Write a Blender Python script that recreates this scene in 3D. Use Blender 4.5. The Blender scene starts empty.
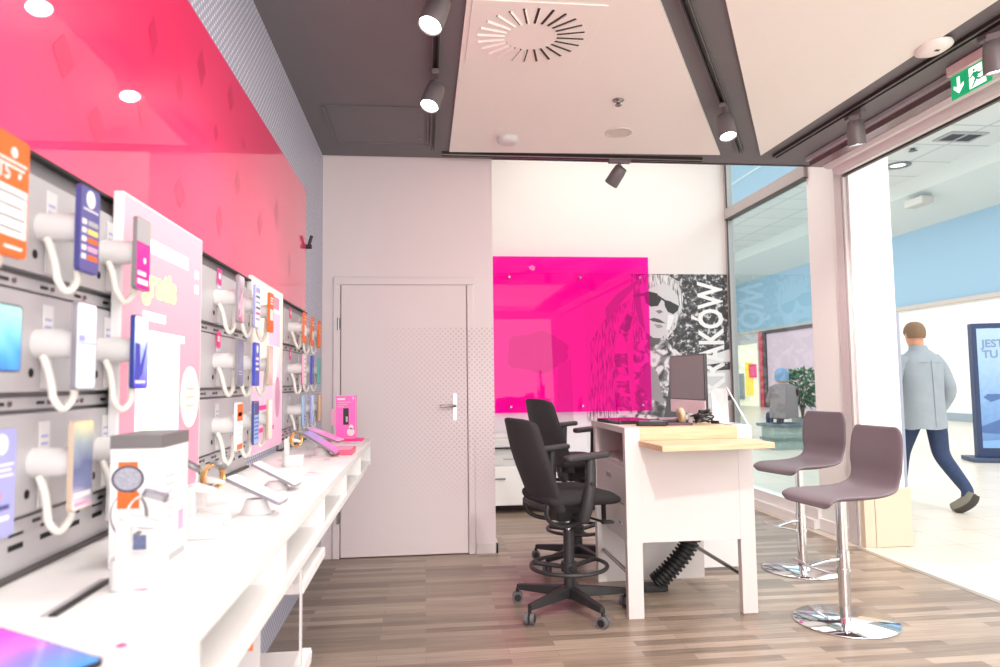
import bpy, bmesh, math, random
from mathutils import Vector, Matrix, Euler
random.seed(7)
PI = math.pi
scene = bpy.context.scene
COL = scene.collection
R = math.radians

# ------------------------------------------------------------------ materials
MATS = {}
def srgb(c):
    def f(v):
        v /= 255.0
        return v / 12.92 if v <= .04045 else ((v + .055) / 1.055) ** 2.4
    return (f(c[0]), f(c[1]), f(c[2]), 1)

def mat(name, rgb, rough=.5, metal=0, emit=0, spec=.5, var=.04, scale=30, coat=0, bump=0, alpha=1):
    if name in MATS: return MATS[name]
    m = bpy.data.materials.new(name); m.use_nodes = True
    nt = m.node_tree; b = nt.nodes['Principled BSDF']
    c = srgb(rgb)
    b.inputs['Roughness'].default_value = rough
    b.inputs['Metallic'].default_value = metal
    b.inputs['Specular IOR Level'].default_value = spec
    b.inputs['Coat Weight'].default_value = coat
    b.inputs['Coat Roughness'].default_value = .03
    tc = nt.nodes.new('ShaderNodeTexCoord')
    n = nt.nodes.new('ShaderNodeTexNoise'); n.inputs['Scale'].default_value = scale; n.inputs['Detail'].default_value = 3
    nt.links.new(tc.outputs['Object'], n.inputs['Vector'])
    mx = nt.nodes.new('ShaderNodeMix'); mx.data_type = 'RGBA'
    mx.inputs['A'].default_value = tuple(max(0, v * (1 - var)) for v in c[:3]) + (1,)
    mx.inputs['B'].default_value = tuple(min(1, v * (1 + var)) for v in c[:3]) + (1,)
    nt.links.new(n.outputs['Fac'], mx.inputs['Factor'])
    nt.links.new(mx.outputs['Result'], b.inputs['Base Color'])
    if emit:
        nt.links.new(mx.outputs['Result'], b.inputs['Emission Color'])
        b.inputs['Emission Strength'].default_value = emit
    if bump:
        bp = nt.nodes.new('ShaderNodeBump'); bp.inputs['Strength'].default_value = bump; bp.inputs['Distance'].default_value = .004
        nt.links.new(n.outputs['Fac'], bp.inputs['Height']); nt.links.new(bp.outputs['Normal'], b.inputs['Normal'])
    MATS[name] = m
    return m

def nodes_mat(name):
    m = bpy.data.materials.new(name); m.use_nodes = True; MATS[name] = m
    nt = m.node_tree
    return m, nt, nt.nodes['Principled BSDF']

def schlick(nt, ior, k=1.0):
    f0 = ((ior-1)/(ior+1))**2
    lw = nt.nodes.new('ShaderNodeLayerWeight'); lw.inputs['Blend'].default_value = .5
    pw = nt.nodes.new('ShaderNodeMath'); pw.operation = 'POWER'; pw.inputs[1].default_value = 5
    nt.links.new(lw.outputs['Facing'], pw.inputs[0])
    ma = nt.nodes.new('ShaderNodeMath'); ma.operation = 'MULTIPLY_ADD'; ma.inputs[1].default_value = (1-f0)*k; ma.inputs[2].default_value = f0*k
    nt.links.new(pw.outputs[0], ma.inputs[0])
    return ma.outputs[0]

def glass_mat(name, tint, ior=1.5, rough=0.0):
    m, nt, b = nodes_mat(name)
    nt.nodes.remove(b)
    out = nt.nodes['Material Output']
    tr = nt.nodes.new('ShaderNodeBsdfTransparent'); tr.inputs['Color'].default_value = tint
    gl = nt.nodes.new('ShaderNodeBsdfGlossy'); gl.inputs['Roughness'].default_value = rough
    mx = nt.nodes.new('ShaderNodeMixShader')
    nt.links.new(schlick(nt, ior), mx.inputs['Fac'])
    nt.links.new(tr.outputs[0], mx.inputs[1]); nt.links.new(gl.outputs[0], mx.inputs[2])
    nt.links.new(mx.outputs[0], out.inputs['Surface'])
    return m

def ramp(nt, fac, stops, interp='LINEAR'):
    r = nt.nodes.new('ShaderNodeValToRGB'); r.color_ramp.interpolation = interp
    e = r.color_ramp.elements
    while len(e) < len(stops): e.new(.5)
    for el, (p, c) in zip(e, stops): el.position = p; el.color = c
    nt.links.new(fac, r.inputs['Fac'])
    return r.outputs['Color']

def g(v): return (v, v, v, 1)

def gradient_mat(name, cols, axis='Z', lo=0, hi=1, emit=.35, rough=.15, distort=.5):
    m, nt, b = nodes_mat(name)
    tc = nt.nodes.new('ShaderNodeTexCoord'); sp = nt.nodes.new('ShaderNodeSeparateXYZ')
    nt.links.new(tc.outputs['Object'], sp.inputs[0])
    mr = nt.nodes.new('ShaderNodeMapRange'); mr.inputs['From Min'].default_value = lo; mr.inputs['From Max'].default_value = hi
    nz = nt.nodes.new('ShaderNodeTexNoise'); nz.inputs['Scale'].default_value = 14
    nt.links.new(tc.outputs['Object'], nz.inputs['Vector'])
    ad = nt.nodes.new('ShaderNodeMath'); ad.operation = 'MULTIPLY_ADD'; ad.inputs[1].default_value = distort; ad.inputs[2].default_value = -distort / 2
    nt.links.new(nz.outputs['Fac'], ad.inputs[0])
    a2 = nt.nodes.new('ShaderNodeMath'); a2.operation = 'ADD'
    nt.links.new(sp.outputs[axis], mr.inputs['Value']); nt.links.new(mr.outputs[0], a2.inputs[0]); nt.links.new(ad.outputs[0], a2.inputs[1])
    n = len(cols)
    c = ramp(nt, a2.outputs[0], [(i / max(1, n - 1), srgb(k)) for i, k in enumerate(cols)])
    nt.links.new(c, b.inputs['Base Color']); nt.links.new(c, b.inputs['Emission Color'])
    b.inputs['Emission Strength'].default_value = emit; b.inputs['Roughness'].default_value = rough
    return m

# ------------------------------------------------------------------ mesh builder
class MB:
    def __init__(s): s.v = []; s.f = []; s.m = []; s.sm = []; s.mats = []
    def mi(s, m):
        if m not in s.mats: s.mats.append(m)
        return s.mats.index(m)
    def add(s, vs, fs, m, smooth=False, M=None):
        o = len(s.v)
        for p in vs:
            p = Vector(p); s.v.append(tuple(M @ p if M else p))
        i = s.mi(m)
        for f in fs: s.f.append([o + k for k in f]); s.m.append(i); s.sm.append(smooth)
    def box(s, lo, hi, m, M=None):
        x0, y0, z0 = lo; x1, y1, z1 = hi
        vs = [(x0,y0,z0),(x1,y0,z0),(x1,y1,z0),(x0,y1,z0),(x0,y0,z1),(x1,y0,z1),(x1,y1,z1),(x0,y1,z1)]
        s.add(vs, [(0,3,2,1),(4,5,6,7),(0,1,5,4),(1,2,6,5),(2,3,7,6),(3,0,4,7)], m, M=M)
    def cbox(s, c, d, m, M=None):
        s.box([c[i]-d[i]/2 for i in range(3)], [c[i]+d[i]/2 for i in range(3)], m, M)
    def quad(s, a, b, c, d, m, M=None): s.add([a,b,c,d], [(0,1,2,3)], m, M=M)
    def poly(s, pts, m, M=None): s.add(pts, [tuple(range(len(pts)))], m, M=M)
    def prism(s, pts, ext, m, M=None, smooth=False):
        n = len(pts); e = Vector(ext)
        vs = [Vector(p) for p in pts] + [Vector(p) + e for p in pts]
        fs = [tuple(reversed(range(n))), tuple(range(n, 2*n))]
        s.add(vs, fs, m, M=M)
        s.add(vs, [(i, (i+1) % n, n+(i+1) % n, n+i) for i in range(n)], m, smooth, M)
    def tube(s, pts, r, m, n=10, closed=False, caps=True, M=None, flat=1.0, up=None):
        pts = [Vector(p) for p in pts]; k = len(pts)
        rs = r if isinstance(r, (list, tuple)) else [r]*k
        vs = []; prev = None
        for i, p in enumerate(pts):
            a = pts[(i-1) % k] if (closed or i > 0) else p
            b = pts[(i+1) % k] if (closed or i < k-1) else p
            t = (b - a).normalized()
            if up is not None: u = Vector(up)
            elif prev is None: u = Vector((0,0,1)) if abs(t.z) < .9 else Vector((1,0,0))
            else: u = prev
            u = (u - t * u.dot(t))
            if u.length < 1e-6: u = Vector((1,0,0)) - t*t.x
            u.normalize(); w = t.cross(u); prev = u
            for j in range(n):
                an = 2*PI*j/n
                vs.append(p + (u*math.cos(an)*flat + w*math.sin(an))*rs[i])
        fs = []
        for i in range(k if closed else k-1):
            i2 = (i+1) % k
            for j in range(n):
                j2 = (j+1) % n
                fs.append((i*n+j, i*n+j2, i2*n+j2, i2*n+j))
        s.add(vs, fs, m, True, M)
        if caps and not closed:
            s.add(vs[:n], [tuple(reversed(range(n)))], m, M=M); s.add(vs[-n:], [tuple(range(n))], m, M=M)
    def cyl(s, a, b, r, m, r2=None, n=24, M=None, caps=True):
        s.tube([a, b], [r, r if r2 is None else r2], m, n=n, M=M, caps=caps)
    def lathe(s, prof, m, c=(0,0,0), n=32, sx=1, sy=1, M=None, smooth=True):
        vs = []
        for (r, z) in prof:
            for j in range(n):
                a = 2*PI*j/n; vs.append((c[0]+r*math.cos(a)*sx, c[1]+r*math.sin(a)*sy, c[2]+z))
        fs = []
        for i in range(len(prof)-1):
            for j in range(n):
                j2 = (j+1) % n; fs.append((i*n+j, i*n+j2, (i+1)*n+j2, (i+1)*n+j))
        s.add(vs, fs, m, smooth, M)
        if prof[0][0] > 1e-4: s.add(vs[:n], [tuple(reversed(range(n)))], m, M=M)
        if prof[-1][0] > 1e-4: s.add(vs[-n:], [tuple(range(n))], m, M=M)
    def ball(s, c, r, m, n=14, M=None):
        rx, ry, rz = r if isinstance(r, (tuple, list)) else (r, r, r)
        k = max(6, n//2)
        prof = [(max(1e-5, math.sin(PI*i/k)), -math.cos(PI*i/k)) for i in range(k+1)]
        T = (M or Matrix()) @ Matrix.Translation(c) @ Matrix.Diagonal((rx, ry, rz, 1))
        s.lathe(prof, m, n=n, M=T)
    def ring(s, c, rad, r, m, n=40, k=8, M=None):
        s.tube([(c[0]+rad*math.cos(2*PI*i/n), c[1]+rad*math.sin(2*PI*i/n), c[2]) for i in range(n)], r, m, n=k, closed=True, M=M, up=(0,0,1))
    def text(s, txt, size, m, M, bold=0, align='LEFT', sx=1):
        cu = bpy.data.curves.new('t', 'FONT'); cu.body = txt; cu.size = size; cu.offset = bold; cu.align_x = align; cu.resolution_u = 3
        ob = bpy.data.objects.new('t', cu); COL.objects.link(ob)
        dg = bpy.context.evaluated_depsgraph_get(); me = bpy.data.meshes.new_from_object(ob.evaluated_get(dg))
        S = M @ Matrix.Diagonal((sx,1,1,1))
        s.add([v.co for v in me.vertices], [tuple(p.vertices) for p in me.polygons], m, M=S)
        bpy.data.objects.remove(ob); bpy.data.meshes.remove(me); bpy.data.curves.remove(cu)
    def build(s, name, parent=None, bevel=0, seg=2, sub=0, weld=False):
        me = bpy.data.meshes.new(name); me.from_pydata(s.v, [], s.f)
        for m in s.mats: me.materials.append(m)
        me.polygons.foreach_set('material_index', s.m); me.polygons.foreach_set('use_smooth', s.sm)
        me.update()
        if weld or bevel or sub:
            bm = bmesh.new(); bm.from_mesh(me); bmesh.ops.remove_doubles(bm, verts=bm.verts, dist=1e-5)
            bmesh.ops.recalc_face_normals(bm, faces=bm.faces); bm.to_mesh(me); bm.free()
        o = bpy.data.objects.new(name, me); COL.objects.link(o)
        if parent: o.parent = parent
        if bevel:
            b = o.modifiers.new('bevel', 'BEVEL'); b.width = bevel; b.segments = seg; b.limit_method = 'ANGLE'; b.angle_limit = R(40)
        if sub:
            d = o.modifiers.new('sub', 'SUBSURF'); d.levels = sub; d.render_levels = sub
        return o

def thing(name, label, cat, loc=(0,0,0), rz=0, group=None):
    o = bpy.data.objects.new(name, None); COL.objects.link(o)
    o.empty_display_size = .05
    o.location = loc; o.rotation_euler = (0,0,rz)
    o['label'] = label; o['category'] = cat
    if group: o['group'] = group
    return o
def tag(o, label, cat, group=None):
    o['label'] = label; o['category'] = cat
    if group: o['group'] = group
    return o
def struct(o): o['kind'] = 'structure'; return o
def dup(root, loc, rz, label, group=None):
    r = root.copy(); COL.objects.link(r); r.location = loc; r.rotation_euler = (0,0,rz); r['label'] = label
    if group: r['group'] = group
    for ch in list(root.children):
        c = ch.copy(); COL.objects.link(c); c.parent = r
        for q in list(ch.children):
            d = q.copy(); COL.objects.link(d); d.parent = c
    return r
def rounded(w, h, r, n=5):
    pts = []
    for cx, cy, a0 in ((w/2-r, h/2-r, 0), (-w/2+r, h/2-r, 90), (-w/2+r, -h/2+r, 180), (w/2-r, -h/2+r, 270)):
        for i in range(n+1):
            a = R(a0 + 90*i/n); pts.append((cx+r*math.cos(a), cy+r*math.sin(a)))
    return pts
def spline(P, n=12):
    P = [Vector(p) for p in P]; out = []
    for i in range(len(P)-1):
        p0 = P[max(0,i-1)]; p1 = P[i]; p2 = P[i+1]; p3 = P[min(len(P)-1,i+2)]
        for k in range(n):
            t = k/n
            out.append(.5*((2*p1)+(p2-p0)*t+(2*p0-5*p1+4*p2-p3)*t*t+(3*p1-p0-3*p2+p3)*t**3))
    out.append(P[-1]); return out

# palette
WHITE = mat('white_laminate', (238,236,234), .35, var=.01)
WHITE2 = mat('white_plastic', (212,210,209), .3, var=.01)
WALLW = mat('warm_white_paint', (226,220,216), .6, var=.015, scale=8)
DESKW = mat('desk_white', (206,198,195), .4, var=.01)
DARKC = mat('ceiling_charcoal', (112,108,112), .6, var=.04, scale=5)
PANEL = mat('ceiling_panel_white', (244,240,234), .6, var=.01)
GREYM = mat('grey_metal', (190,188,190), .38, .25, var=.03, scale=12)
GREYD = mat('grey_metal_dark', (136,134,136), .4, .4)
BLACK = mat('black_plastic', (26,25,27), .45)
BLACKS = mat('black_soft', (34,32,34), .7, var=.15, scale=120, bump=.15)
CHAIRP = mat('chair_plastic', (44,42,44), .5, var=.06)
SEATF = mat('chair_fabric', (40,36,38), .9, var=.25, scale=300, bump=.3)
BACKF = mat('chair_back', (50,48,50), .75, var=.1, scale=300, bump=.1)
CHROME = mat('chrome', (225,225,228), .07, 1, var=.01)
STEEL = mat('brushed_steel', (150,146,146), .25, 1)
MAUVE = mat('mauve_upholstery', (108,95,101), .6, var=.06, scale=200, bump=.05)
WOOD = None
PINK = mat('hot_pink', (232,44,130), .4, emit=.15)
LPINK = mat('light_pink', (226,160,188), .45)
PRINTW = mat('print_white', (228,226,225), .5)
ORANGE = mat('print_orange', (230,104,38), .45)
NAVY = mat('print_navy', (62,62,120), .4, emit=.1)
YELLOW = mat('print_yellow', (240,212,110), .45)
LIGHTB = mat('print_light_blue', (146,184,216), .4)
ROYAL = mat('print_royal_blue', (58,72,180), .35)
LILAC = mat('print_lilac', (156,158,206), .4)
TEAL = mat('print_teal', (96,170,166), .4)
GREENP = mat('print_green', (120,196,138), .4)
GREYP = mat('print_grey', (172,170,172), .5)
TEXTG = mat('print_text_grey', (196,192,194), .6)
CABLE = mat('white_cable', (228,224,216), .45)
GOLD = mat('rose_gold', (222,172,110), .25, .8)
LENSW = mat('lamp_lens', (255,250,245), .4, emit=14)

# ---- wood floor
def wood_floor():
    m, nt, b = nodes_mat('laminate_floor')
    tc = nt.nodes.new('ShaderNodeTexCoord')
    br = nt.nodes.new('ShaderNodeTexBrick')
    br.offset = .37; br.offset_frequency = 2
    for k, v in (('Scale',1),('Mortar Size',.0012),('Mortar Smooth',.1),('Bias',0),('Brick Width',.62),('Row Height',.064)): br.inputs[k].default_value = v
    br.inputs['Color1'].default_value = g(0); br.inputs['Color2'].default_value = g(1); br.inputs['Mortar'].default_value = g(.15)
    nt.links.new(tc.outputs['Object'], br.inputs['Vector'])
    mp = nt.nodes.new('ShaderNodeMapping'); mp.inputs['Scale'].default_value = (2.2, 42, 1)
    nt.links.new(tc.outputs['Object'], mp.inputs['Vector'])
    nz = nt.nodes.new('ShaderNodeTexNoise'); nz.inputs['Scale'].default_value = 1.6; nz.inputs['Detail'].default_value = 6; nz.inputs['Distortion'].default_value = .6
    nt.links.new(mp.outputs[0], nz.inputs['Vector'])
    mx = nt.nodes.new('ShaderNodeMix'); mx.data_type = 'FLOAT'; mx.inputs['Factor'].default_value = .55
    nt.links.new(br.outputs['Color'], mx.inputs['A']); nt.links.new(nz.outputs['Fac'], mx.inputs['B'])
    c = ramp(nt, mx.outputs['Result'], [(.1, srgb((92,79,68))), (.4, srgb((132,115,100))), (.62, srgb((154,136,120))), (.9, srgb((182,165,148)))])
    nt.links.new(c, b.inputs['Base Color'])
    b.inputs['Roughness'].default_value = .33; b.inputs['Specular IOR Level'].default_value = .45
    return m
FLOORM = wood_floor()
def tile_mat(name, c1, c2, grout, w, h, rough=.3, mort=.006, off=0.0):
    m, nt, b = nodes_mat(name)
    tc = nt.nodes.new('ShaderNodeTexCoord'); br = nt.nodes.new('ShaderNodeTexBrick'); br.offset = off
    for k, v in (('Scale',1),('Mortar Size',mort),('Mortar Smooth',.1),('Bias',0),('Brick Width',w),('Row Height',h)): br.inputs[k].default_value = v
    br.inputs['Color1'].default_value = srgb(c1); br.inputs['Color2'].default_value = srgb(c2); br.inputs['Mortar'].default_value = srgb(grout)
    nt.links.new(tc.outputs['Object'], br.inputs['Vector']); nt.links.new(br.outputs['Color'], b.inputs['Base Color'])
    b.inputs['Roughness'].default_value = rough
    return m
TILE = tile_mat('mall_floor_tile', (222,210,194), (212,202,188), (190,178,164), .45, .45)
CTILE = tile_mat('mall_ceiling_tile', (214,220,220), (208,215,216), (180,190,192), 1.2, 1.2, .8, .03)
def wood_light():
    m, nt, b = nodes_mat('maple_wood')
    tc = nt.nodes.new('ShaderNodeTexCoord'); mp = nt.nodes.new('ShaderNodeMapping'); mp.inputs['Scale'].default_value = (3, 40, 40)
    nz = nt.nodes.new('ShaderNodeTexNoise'); nz.inputs['Scale'].default_value = 1.5; nz.inputs['Detail'].default_value = 4
    nt.links.new(tc.outputs['Object'], mp.inputs['Vector']); nt.links.new(mp.outputs[0], nz.inputs['Vector'])
    c = ramp(nt, nz.outputs['Fac'], [(.3, srgb((202,166,132))), (.7, srgb((216,186,152)))])
    nt.links.new(c, b.inputs['Base Color']); b.inputs['Roughness'].default_value = .45
    return m
WOOD = wood_light()

def dots_mat(name, base, dot, pitch, rad, axes=('Y','Z'), fade=None, rough=.5, emit=0, rot=45):
    m, nt, b = nodes_mat(name)
    tc = nt.nodes.new('ShaderNodeTexCoord'); sp = nt.nodes.new('ShaderNodeSeparateXYZ'); nt.links.new(tc.outputs['Object'], sp.inputs[0])
    def mth(op, a, bb=None, c=None):
        n = nt.nodes.new('ShaderNodeMath'); n.operation = op
        for i, v in enumerate((a, bb, c)):
            if v is None: continue
            if isinstance(v, (int, float)): n.inputs[i].default_value = v
            else: nt.links.new(v, n.inputs[i])
        return n.outputs[0]
    u, v = sp.outputs[axes[0]], sp.outputs[axes[1]]
    if rot:
        u, v = mth('ADD', u, v), mth('SUBTRACT', u, v)
        pitch *= 1.414
    fu = mth('SUBTRACT', mth('FRACT', mth('DIVIDE', u, pitch)), .5); fv = mth('SUBTRACT', mth('FRACT', mth('DIVIDE', v, pitch)), .5)
    d = mth('SQRT', mth('ADD', mth('MULTIPLY', fu, fu), mth('MULTIPLY', fv, fv)))
    k = mth('LESS_THAN', d, rad)
    if fade is not None: k = fade(nt, mth, sp, k)
    mx = nt.nodes.new('ShaderNodeMix'); mx.data_type = 'RGBA'; mx.inputs['A'].default_value = srgb(base); mx.inputs['B'].default_value = srgb(dot)
    nt.links.new(k, mx.inputs['Factor']); nt.links.new(mx.outputs['Result'], b.inputs['Base Color'])
    b.inputs['Roughness'].default_value = rough
    if emit:
        nt.links.new(mx.outputs['Result'], b.inputs['Emission Color']); b.inputs['Emission Strength'].default_value = emit
    return m

# ================================================================== SETTING
XL = -.758
b = MB(); b.box((XL-.02,-2.6,-.05),(3.2,7.3,0),FLOORM); struct(b.build('floor'))
b = MB(); b.box((3.2,-8,-.05),(15.2,46,-.003),TILE); struct(b.build('mall_floor'))
STONE = mat('threshold_stone', (216,206,192), .45)
b = MB(); b.box((3.2,-2.6,-.02),(3.245,5.0,.002),mat('threshold_metal',(176,164,150),.35,.6)); b.box((3.245,-2.6,-.02),(3.40,4.95,-.001),STONE); struct(b.build('trim_1'))

PERF = dots_mat('perforated_blue_grey', (172,174,194), (244,245,250), .026, .24, ('Y','Z'), rough=.5)  # white dots paint in the light caught by the perforations
b = MB(); b.box((XL-.1,-2.6,0),(XL,5.25,3.02),PERF); struct(b.build('wall_left'))
# wall with the door: dotted film over the lower right part
def film(nt, mth, sp, k):
    # below 1.69 m, denser towards the right
    a = mth('LESS_THAN', sp.outputs['Z'], 1.69)
    mr = nt.nodes.new('ShaderNodeMapRange'); mr.inputs['From Min'].default_value = -.45; mr.inputs['From Max'].default_value = .25; mr.inputs['To Max'].default_value = .45
    nt.links.new(sp.outputs['X'], mr.inputs['Value'])
    mz = nt.nodes.new('ShaderNodeMapRange'); mz.inputs['From Min'].default_value = .35; mz.inputs['From Max'].default_value = .8
    nt.links.new(sp.outputs['Z'], mz.inputs['Value'])
    return mth('MULTIPLY', mth('MULTIPLY', mth('MULTIPLY', k, a), mr.outputs[0]), mz.outputs[0])
DOORW = dots_mat('lilac_white_paint', (222,209,210), (176,154,160), .028, .3, ('X','Z'), fade=film, rough=.5)
DY = 5.24
b = MB(); b.box((XL-.1,DY,0),(-.68,DY+.12,4.0),DOORW); b.box((.375,DY,0),(.525,DY+.12,4.0),DOORW); b.box((-.68,DY,2.075),(.375,DY+.12,4.0),DOORW)
b.box((.405,DY+.12,0),(.525,7.3,4.0),WALLW)
struct(b.build('wall_inner'))
b = MB(); b.box((-.679,DY+.06,0),(.374,DY+.11,2.074),DOORW); struct(b.build('wall_inner'))  # blocker added behind the door to stop light leaking through its gap
d1 = bpy.data.objects.new('door_1', None); COL.objects.link(d1); d1.location = (0,DY,0); struct(d1)
b = MB()
for lo, hi in (((-.676,-.02,0),(-.624,-.0005,2.017)), ((.322,-.02,0),(.372,-.0005,2.017)), ((-.676,-.02,2.017),(.372,-.0005,2.075))): b.box(lo, hi, DOORW)
b.build('door_frame', d1, bevel=.006)
b = MB(); b.box((-.618,-.008,.008),(.318,.045,2.012),DOORW); b.build('door_leaf', d1, bevel=.003)
b = MB(); b.box((.212,-.014,.99),(.238,-.008,1.19),STEEL); b.tube([(.225,-.01,1.1),(.225,-.06,1.1),(.205,-.066,1.1),(.11,-.066,1.1)],.010,STEEL)
b.cyl((.225,-.02,1.02),(.225,-.008,1.02),.012,STEEL); b.build('door_handle', d1)
for z in (1.72,.3):
    b = MB(); b.cyl((-.636,-.024,z-.045),(-.636,-.024,z+.045),.008,STEEL); b.box((-.632,-.0205,z-.04),(-.622,-.019,z+.04),GREYD); b.build('hinge', d1)
b = MB(); b.box((.38,DY-.016,0),(.54,DY,.075),mat('skirting_white',(224,212,210),.45)); b.box((.525,DY-.016,0),(.541,7.2,.075),MATS['skirting_white']); struct(b.build('baseboard_inner'))
b = MB(); b.box((XL-.1,7.25,0),(3.42,7.35,4.2),WALLW); struct(b.build('wall_back'))
b = MB(); b.box((.5,5.22,4.0),(3.45,7.3,4.1),WALLW); struct(b.build('ceiling_recess'))

# shop ceiling, charcoal with two off-white panels
b = MB(); b.box((XL-.1,-2.6,3.0),(3.3,5.22,3.12),DARKC); ce = struct(b.build('ceiling'))
b = MB(); b.prism([(.2,1.42,2.984),(2.253,4.957,2.984),(.19,5.035,2.984)],(0,0,.016),PANEL); b.build('ceiling_panel', ce)
b = MB(); b.prism([(.2,.9,2.984),(.2,-2.5,2.984),(2.66,-2.5,2.984),(2.60,3.4,2.984),(2.575,4.95,2.984)],(0,0,.016),PANEL); b.build('ceiling_panel', ce)
# fascia between lower and recess ceiling is the slab edge itself
b = MB(); b.box((.525,5.20,3.0),(3.3,5.24,4.1),DARKC); struct(b.build('trim_2'))

# facade: glass, transom, column, guide
ALU = mat('window_aluminium', (176,170,168), .4, .3)
ALUD = mat('window_seal', (70,66,66), .5)
GX = 3.35
w1 = bpy.data.objects.new('window_1', None); COL.objects.link(w1); w1.location = (GX,0,0); struct(w1)
b = MB(); b.box((-.03,7.20,0),(.05,7.25,4.0),ALU); b.box((-.034,7.188,0),(-.02,7.20,4.0),ALUD)
b.box((-.05,5.6,3.03),(.05,7.2,3.14),ALU); b.box((-.052,5.6,3.018),(.02,7.2,3.03),ALUD)
b.box((-.05,5.6,.13),(.05,7.2,.17),WHITE); b.box((-.05,5.6,.0),(.05,7.2,.13),WHITE); b.box((-.09,5.6,0),(-.05,7.2,.075),WHITE)
b.build('window_frame', w1)
GLASS = glass_mat('shop_glass', (.80,.93,.96,1), 1.75)
b = MB(); b.quad((0,5.6,.17),(0,7.20,.17),(0,7.20,3.03),(0,5.6,3.03),GLASS); b.build('window_pane', w1)
b = MB(); b.quad((0,5.6,3.14),(0,7.20,3.14),(0,7.20,4.0),(0,5.6,4.0),GLASS); b.build('window_pane', w1)
COLW = mat('column_cream', (246,248,242), .55, var=.01)
b = MB(); b.box((3.335,5.13,0),(3.62,5.62,3.2),COLW); b.box((3.31,5.13,0),(3.335,5.62,.09),WHITE); struct(b.build('wall_column'))
RAIL = mat('guide_rail',(206,200,198),.4,.1)
b = MB(); b.box((3.275,5.035,0),(3.33,5.13,2.99),RAIL); b.box((3.285,5.02,0),(3.32,5.035,2.9),ALUD); b.box((3.272,5.001,0),(3.33,5.02,2.9),RAIL); struct(b.build('trim_3'))
PILW = mat('pillar_white', (238,236,236), .5, var=.01)
b = MB(); b.box((3.30,4.975,.43),(3.64,4.999,6.6),PILW); b.box((3.63,4.999,.43),(3.64,5.5,6.6),PILW); struct(b.build('wall_pillar'))
PST = tile_mat('pillar_stone', (214,196,174), (208,190,168), (196,180,162), .8, .8, .5)
b = MB(); b.box((3.372,4.945,0),(3.665,4.999,.43),PST); b.box((3.625,4.999,0),(3.665,5.5,.43),PST); b.box((3.285,4.948,0),(3.368,4.998,.43),PST); struct(b.build('trim_4'))
b = MB(); b.box((3.642,5.02,.43),(3.70,5.5,1.78),mat('corner_guard',(150,156,172),.5)); struct(b.build('trim_5'))
b = MB(); b.box((3.50,4.957,.50),(3.58,4.975,.56),WHITE2); b.box((3.515,4.953,.515),(3.565,4.958,.545),mat('socket_grey',(205,203,203),.4)); tag(b.build('wall_socket',bevel=.003),'white double socket low on the pillar above its stone base','socket')

# roller shutter header
RIB = mat('shutter_rib', (214,206,206), .35, .2); RIBD = mat('shutter_plum', (122,100,104), .22, .5)
sh = thing('roller_shutter','rolled up shutter header with pink grey ribs above the shop entrance','shutter',(3.0,1.2,2.84))
b = MB(); b.box((.0,-3.6,.085),(.10,3.8,.155),RIBD); b.box((-.03,-3.6,.125),(.0,3.8,.155),GREYM); b.build('housing', sh)
for k in range(2):
    b = MB(); x = .10+.085*k; z = .075-.045*k
    b.prism([(x-.01,-3.6,z+.055),(x,-3.6,z+.01),(x+.03,-3.6,z-.012),(x+.065,-3.6,z-.014),(x+.088,-3.6,z+.005),(x+.092,-3.6,z+.055)],(0,7.4,0),RIB); b.build('rib', sh, bevel=.010)
b = MB(); b.box((.265,-3.6,.008),(.29,3.8,.06),ALUD); b.build('rubber_seal', sh)

# ================================================================== MALL
MW = mat('mall_wall_white',(236,238,238),.6); MB_BLUE = mat('mall_blue', (146,180,202), .6, var=.01); MCORN = mat('mall_cornice',(206,216,216),.7)
b = MB(); b.box((15,-8,0),(15.2,46,3.35),MW); b.box((14.96,-8,.0),(15,46,.22),mat('mall_skirting',(150,166,176),.5)); b.box((14.9,-8,3.33),(15.02,46,3.45),mat('mall_ledge',(190,180,172),.5))
b.box((14.99,15.02,0),(15.0,15.06,3.33),GREYM)
b.box((15,-8,3.45),(15.2,46,5.75),MB_BLUE)
b.prism([(15,-8,5.75),(15.2,-8,5.75),(15.2,-8,6.7),(13.0,-8,6.7),(13.4,-8,6.3)],(0,54,0),MCORN)
struct(b.build('wall_mall'))
b = MB(); b.box((3.3,-8,6.6),(13.2,46,6.8),CTILE); struct(b.build('mall_ceiling'))
b = MB(); b.box((3.3,46,0),(15.2,46.2,7),MW); struct(b.build('wall_mall_end'))
# band above the shop fronts, seen through the upper pane
b = MB(); b.box((6.0,9.3,4.6),(6.2,20,6.6),MB_BLUE); b.box((5.985,9.3,5.05),(6.0,20,5.08),MCORN); b.box((5.985,9.3,5.6),(6.0,20,5.63),MCORN); struct(b.build('trim_6'))

# ================================================================== WALL FIXTURES (left)
def pink_glass():
    m, nt, bs = nodes_mat('magenta_glass_panel')
    bs.inputs['Base Color'].default_value = srgb((255,30,100)); bs.inputs['Roughness'].default_value = .3
    bs.inputs['Coat Weight'].default_value = 1; bs.inputs['Coat Roughness'].default_value = .02; bs.inputs['Coat IOR'].default_value = 1.55
    tc = nt.nodes.new('ShaderNodeTexCoord'); nz = nt.nodes.new('ShaderNodeTexNoise'); nz.inputs['Scale'].default_value = .9
    nt.links.new(tc.outputs['Object'], nz.inputs['Vector'])
    c = ramp(nt, nz.outputs['Fac'], [(.35, srgb((250,14,92))), (.65, srgb((255,44,112)))])
    nt.links.new(c, bs.inputs['Base Color'])
    nt.links.new(c, bs.inputs['Emission Color']); bs.inputs['Emission Strength'].default_value = .05
    return m
PGL = pink_glass(); PGD = mat('magenta_deep', (226,22,92), .3, coat=.8)
gp = thing('wall_panel','glossy hot pink glass panel with faint darker diamonds, high on the left wall','wall panel',(XL,1.6,1.725))
b = MB(); b.box((0.004,-3.4,0),(.016,2.82,.775),PGL); b.build('panel', gp)
b = MB()
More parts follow.
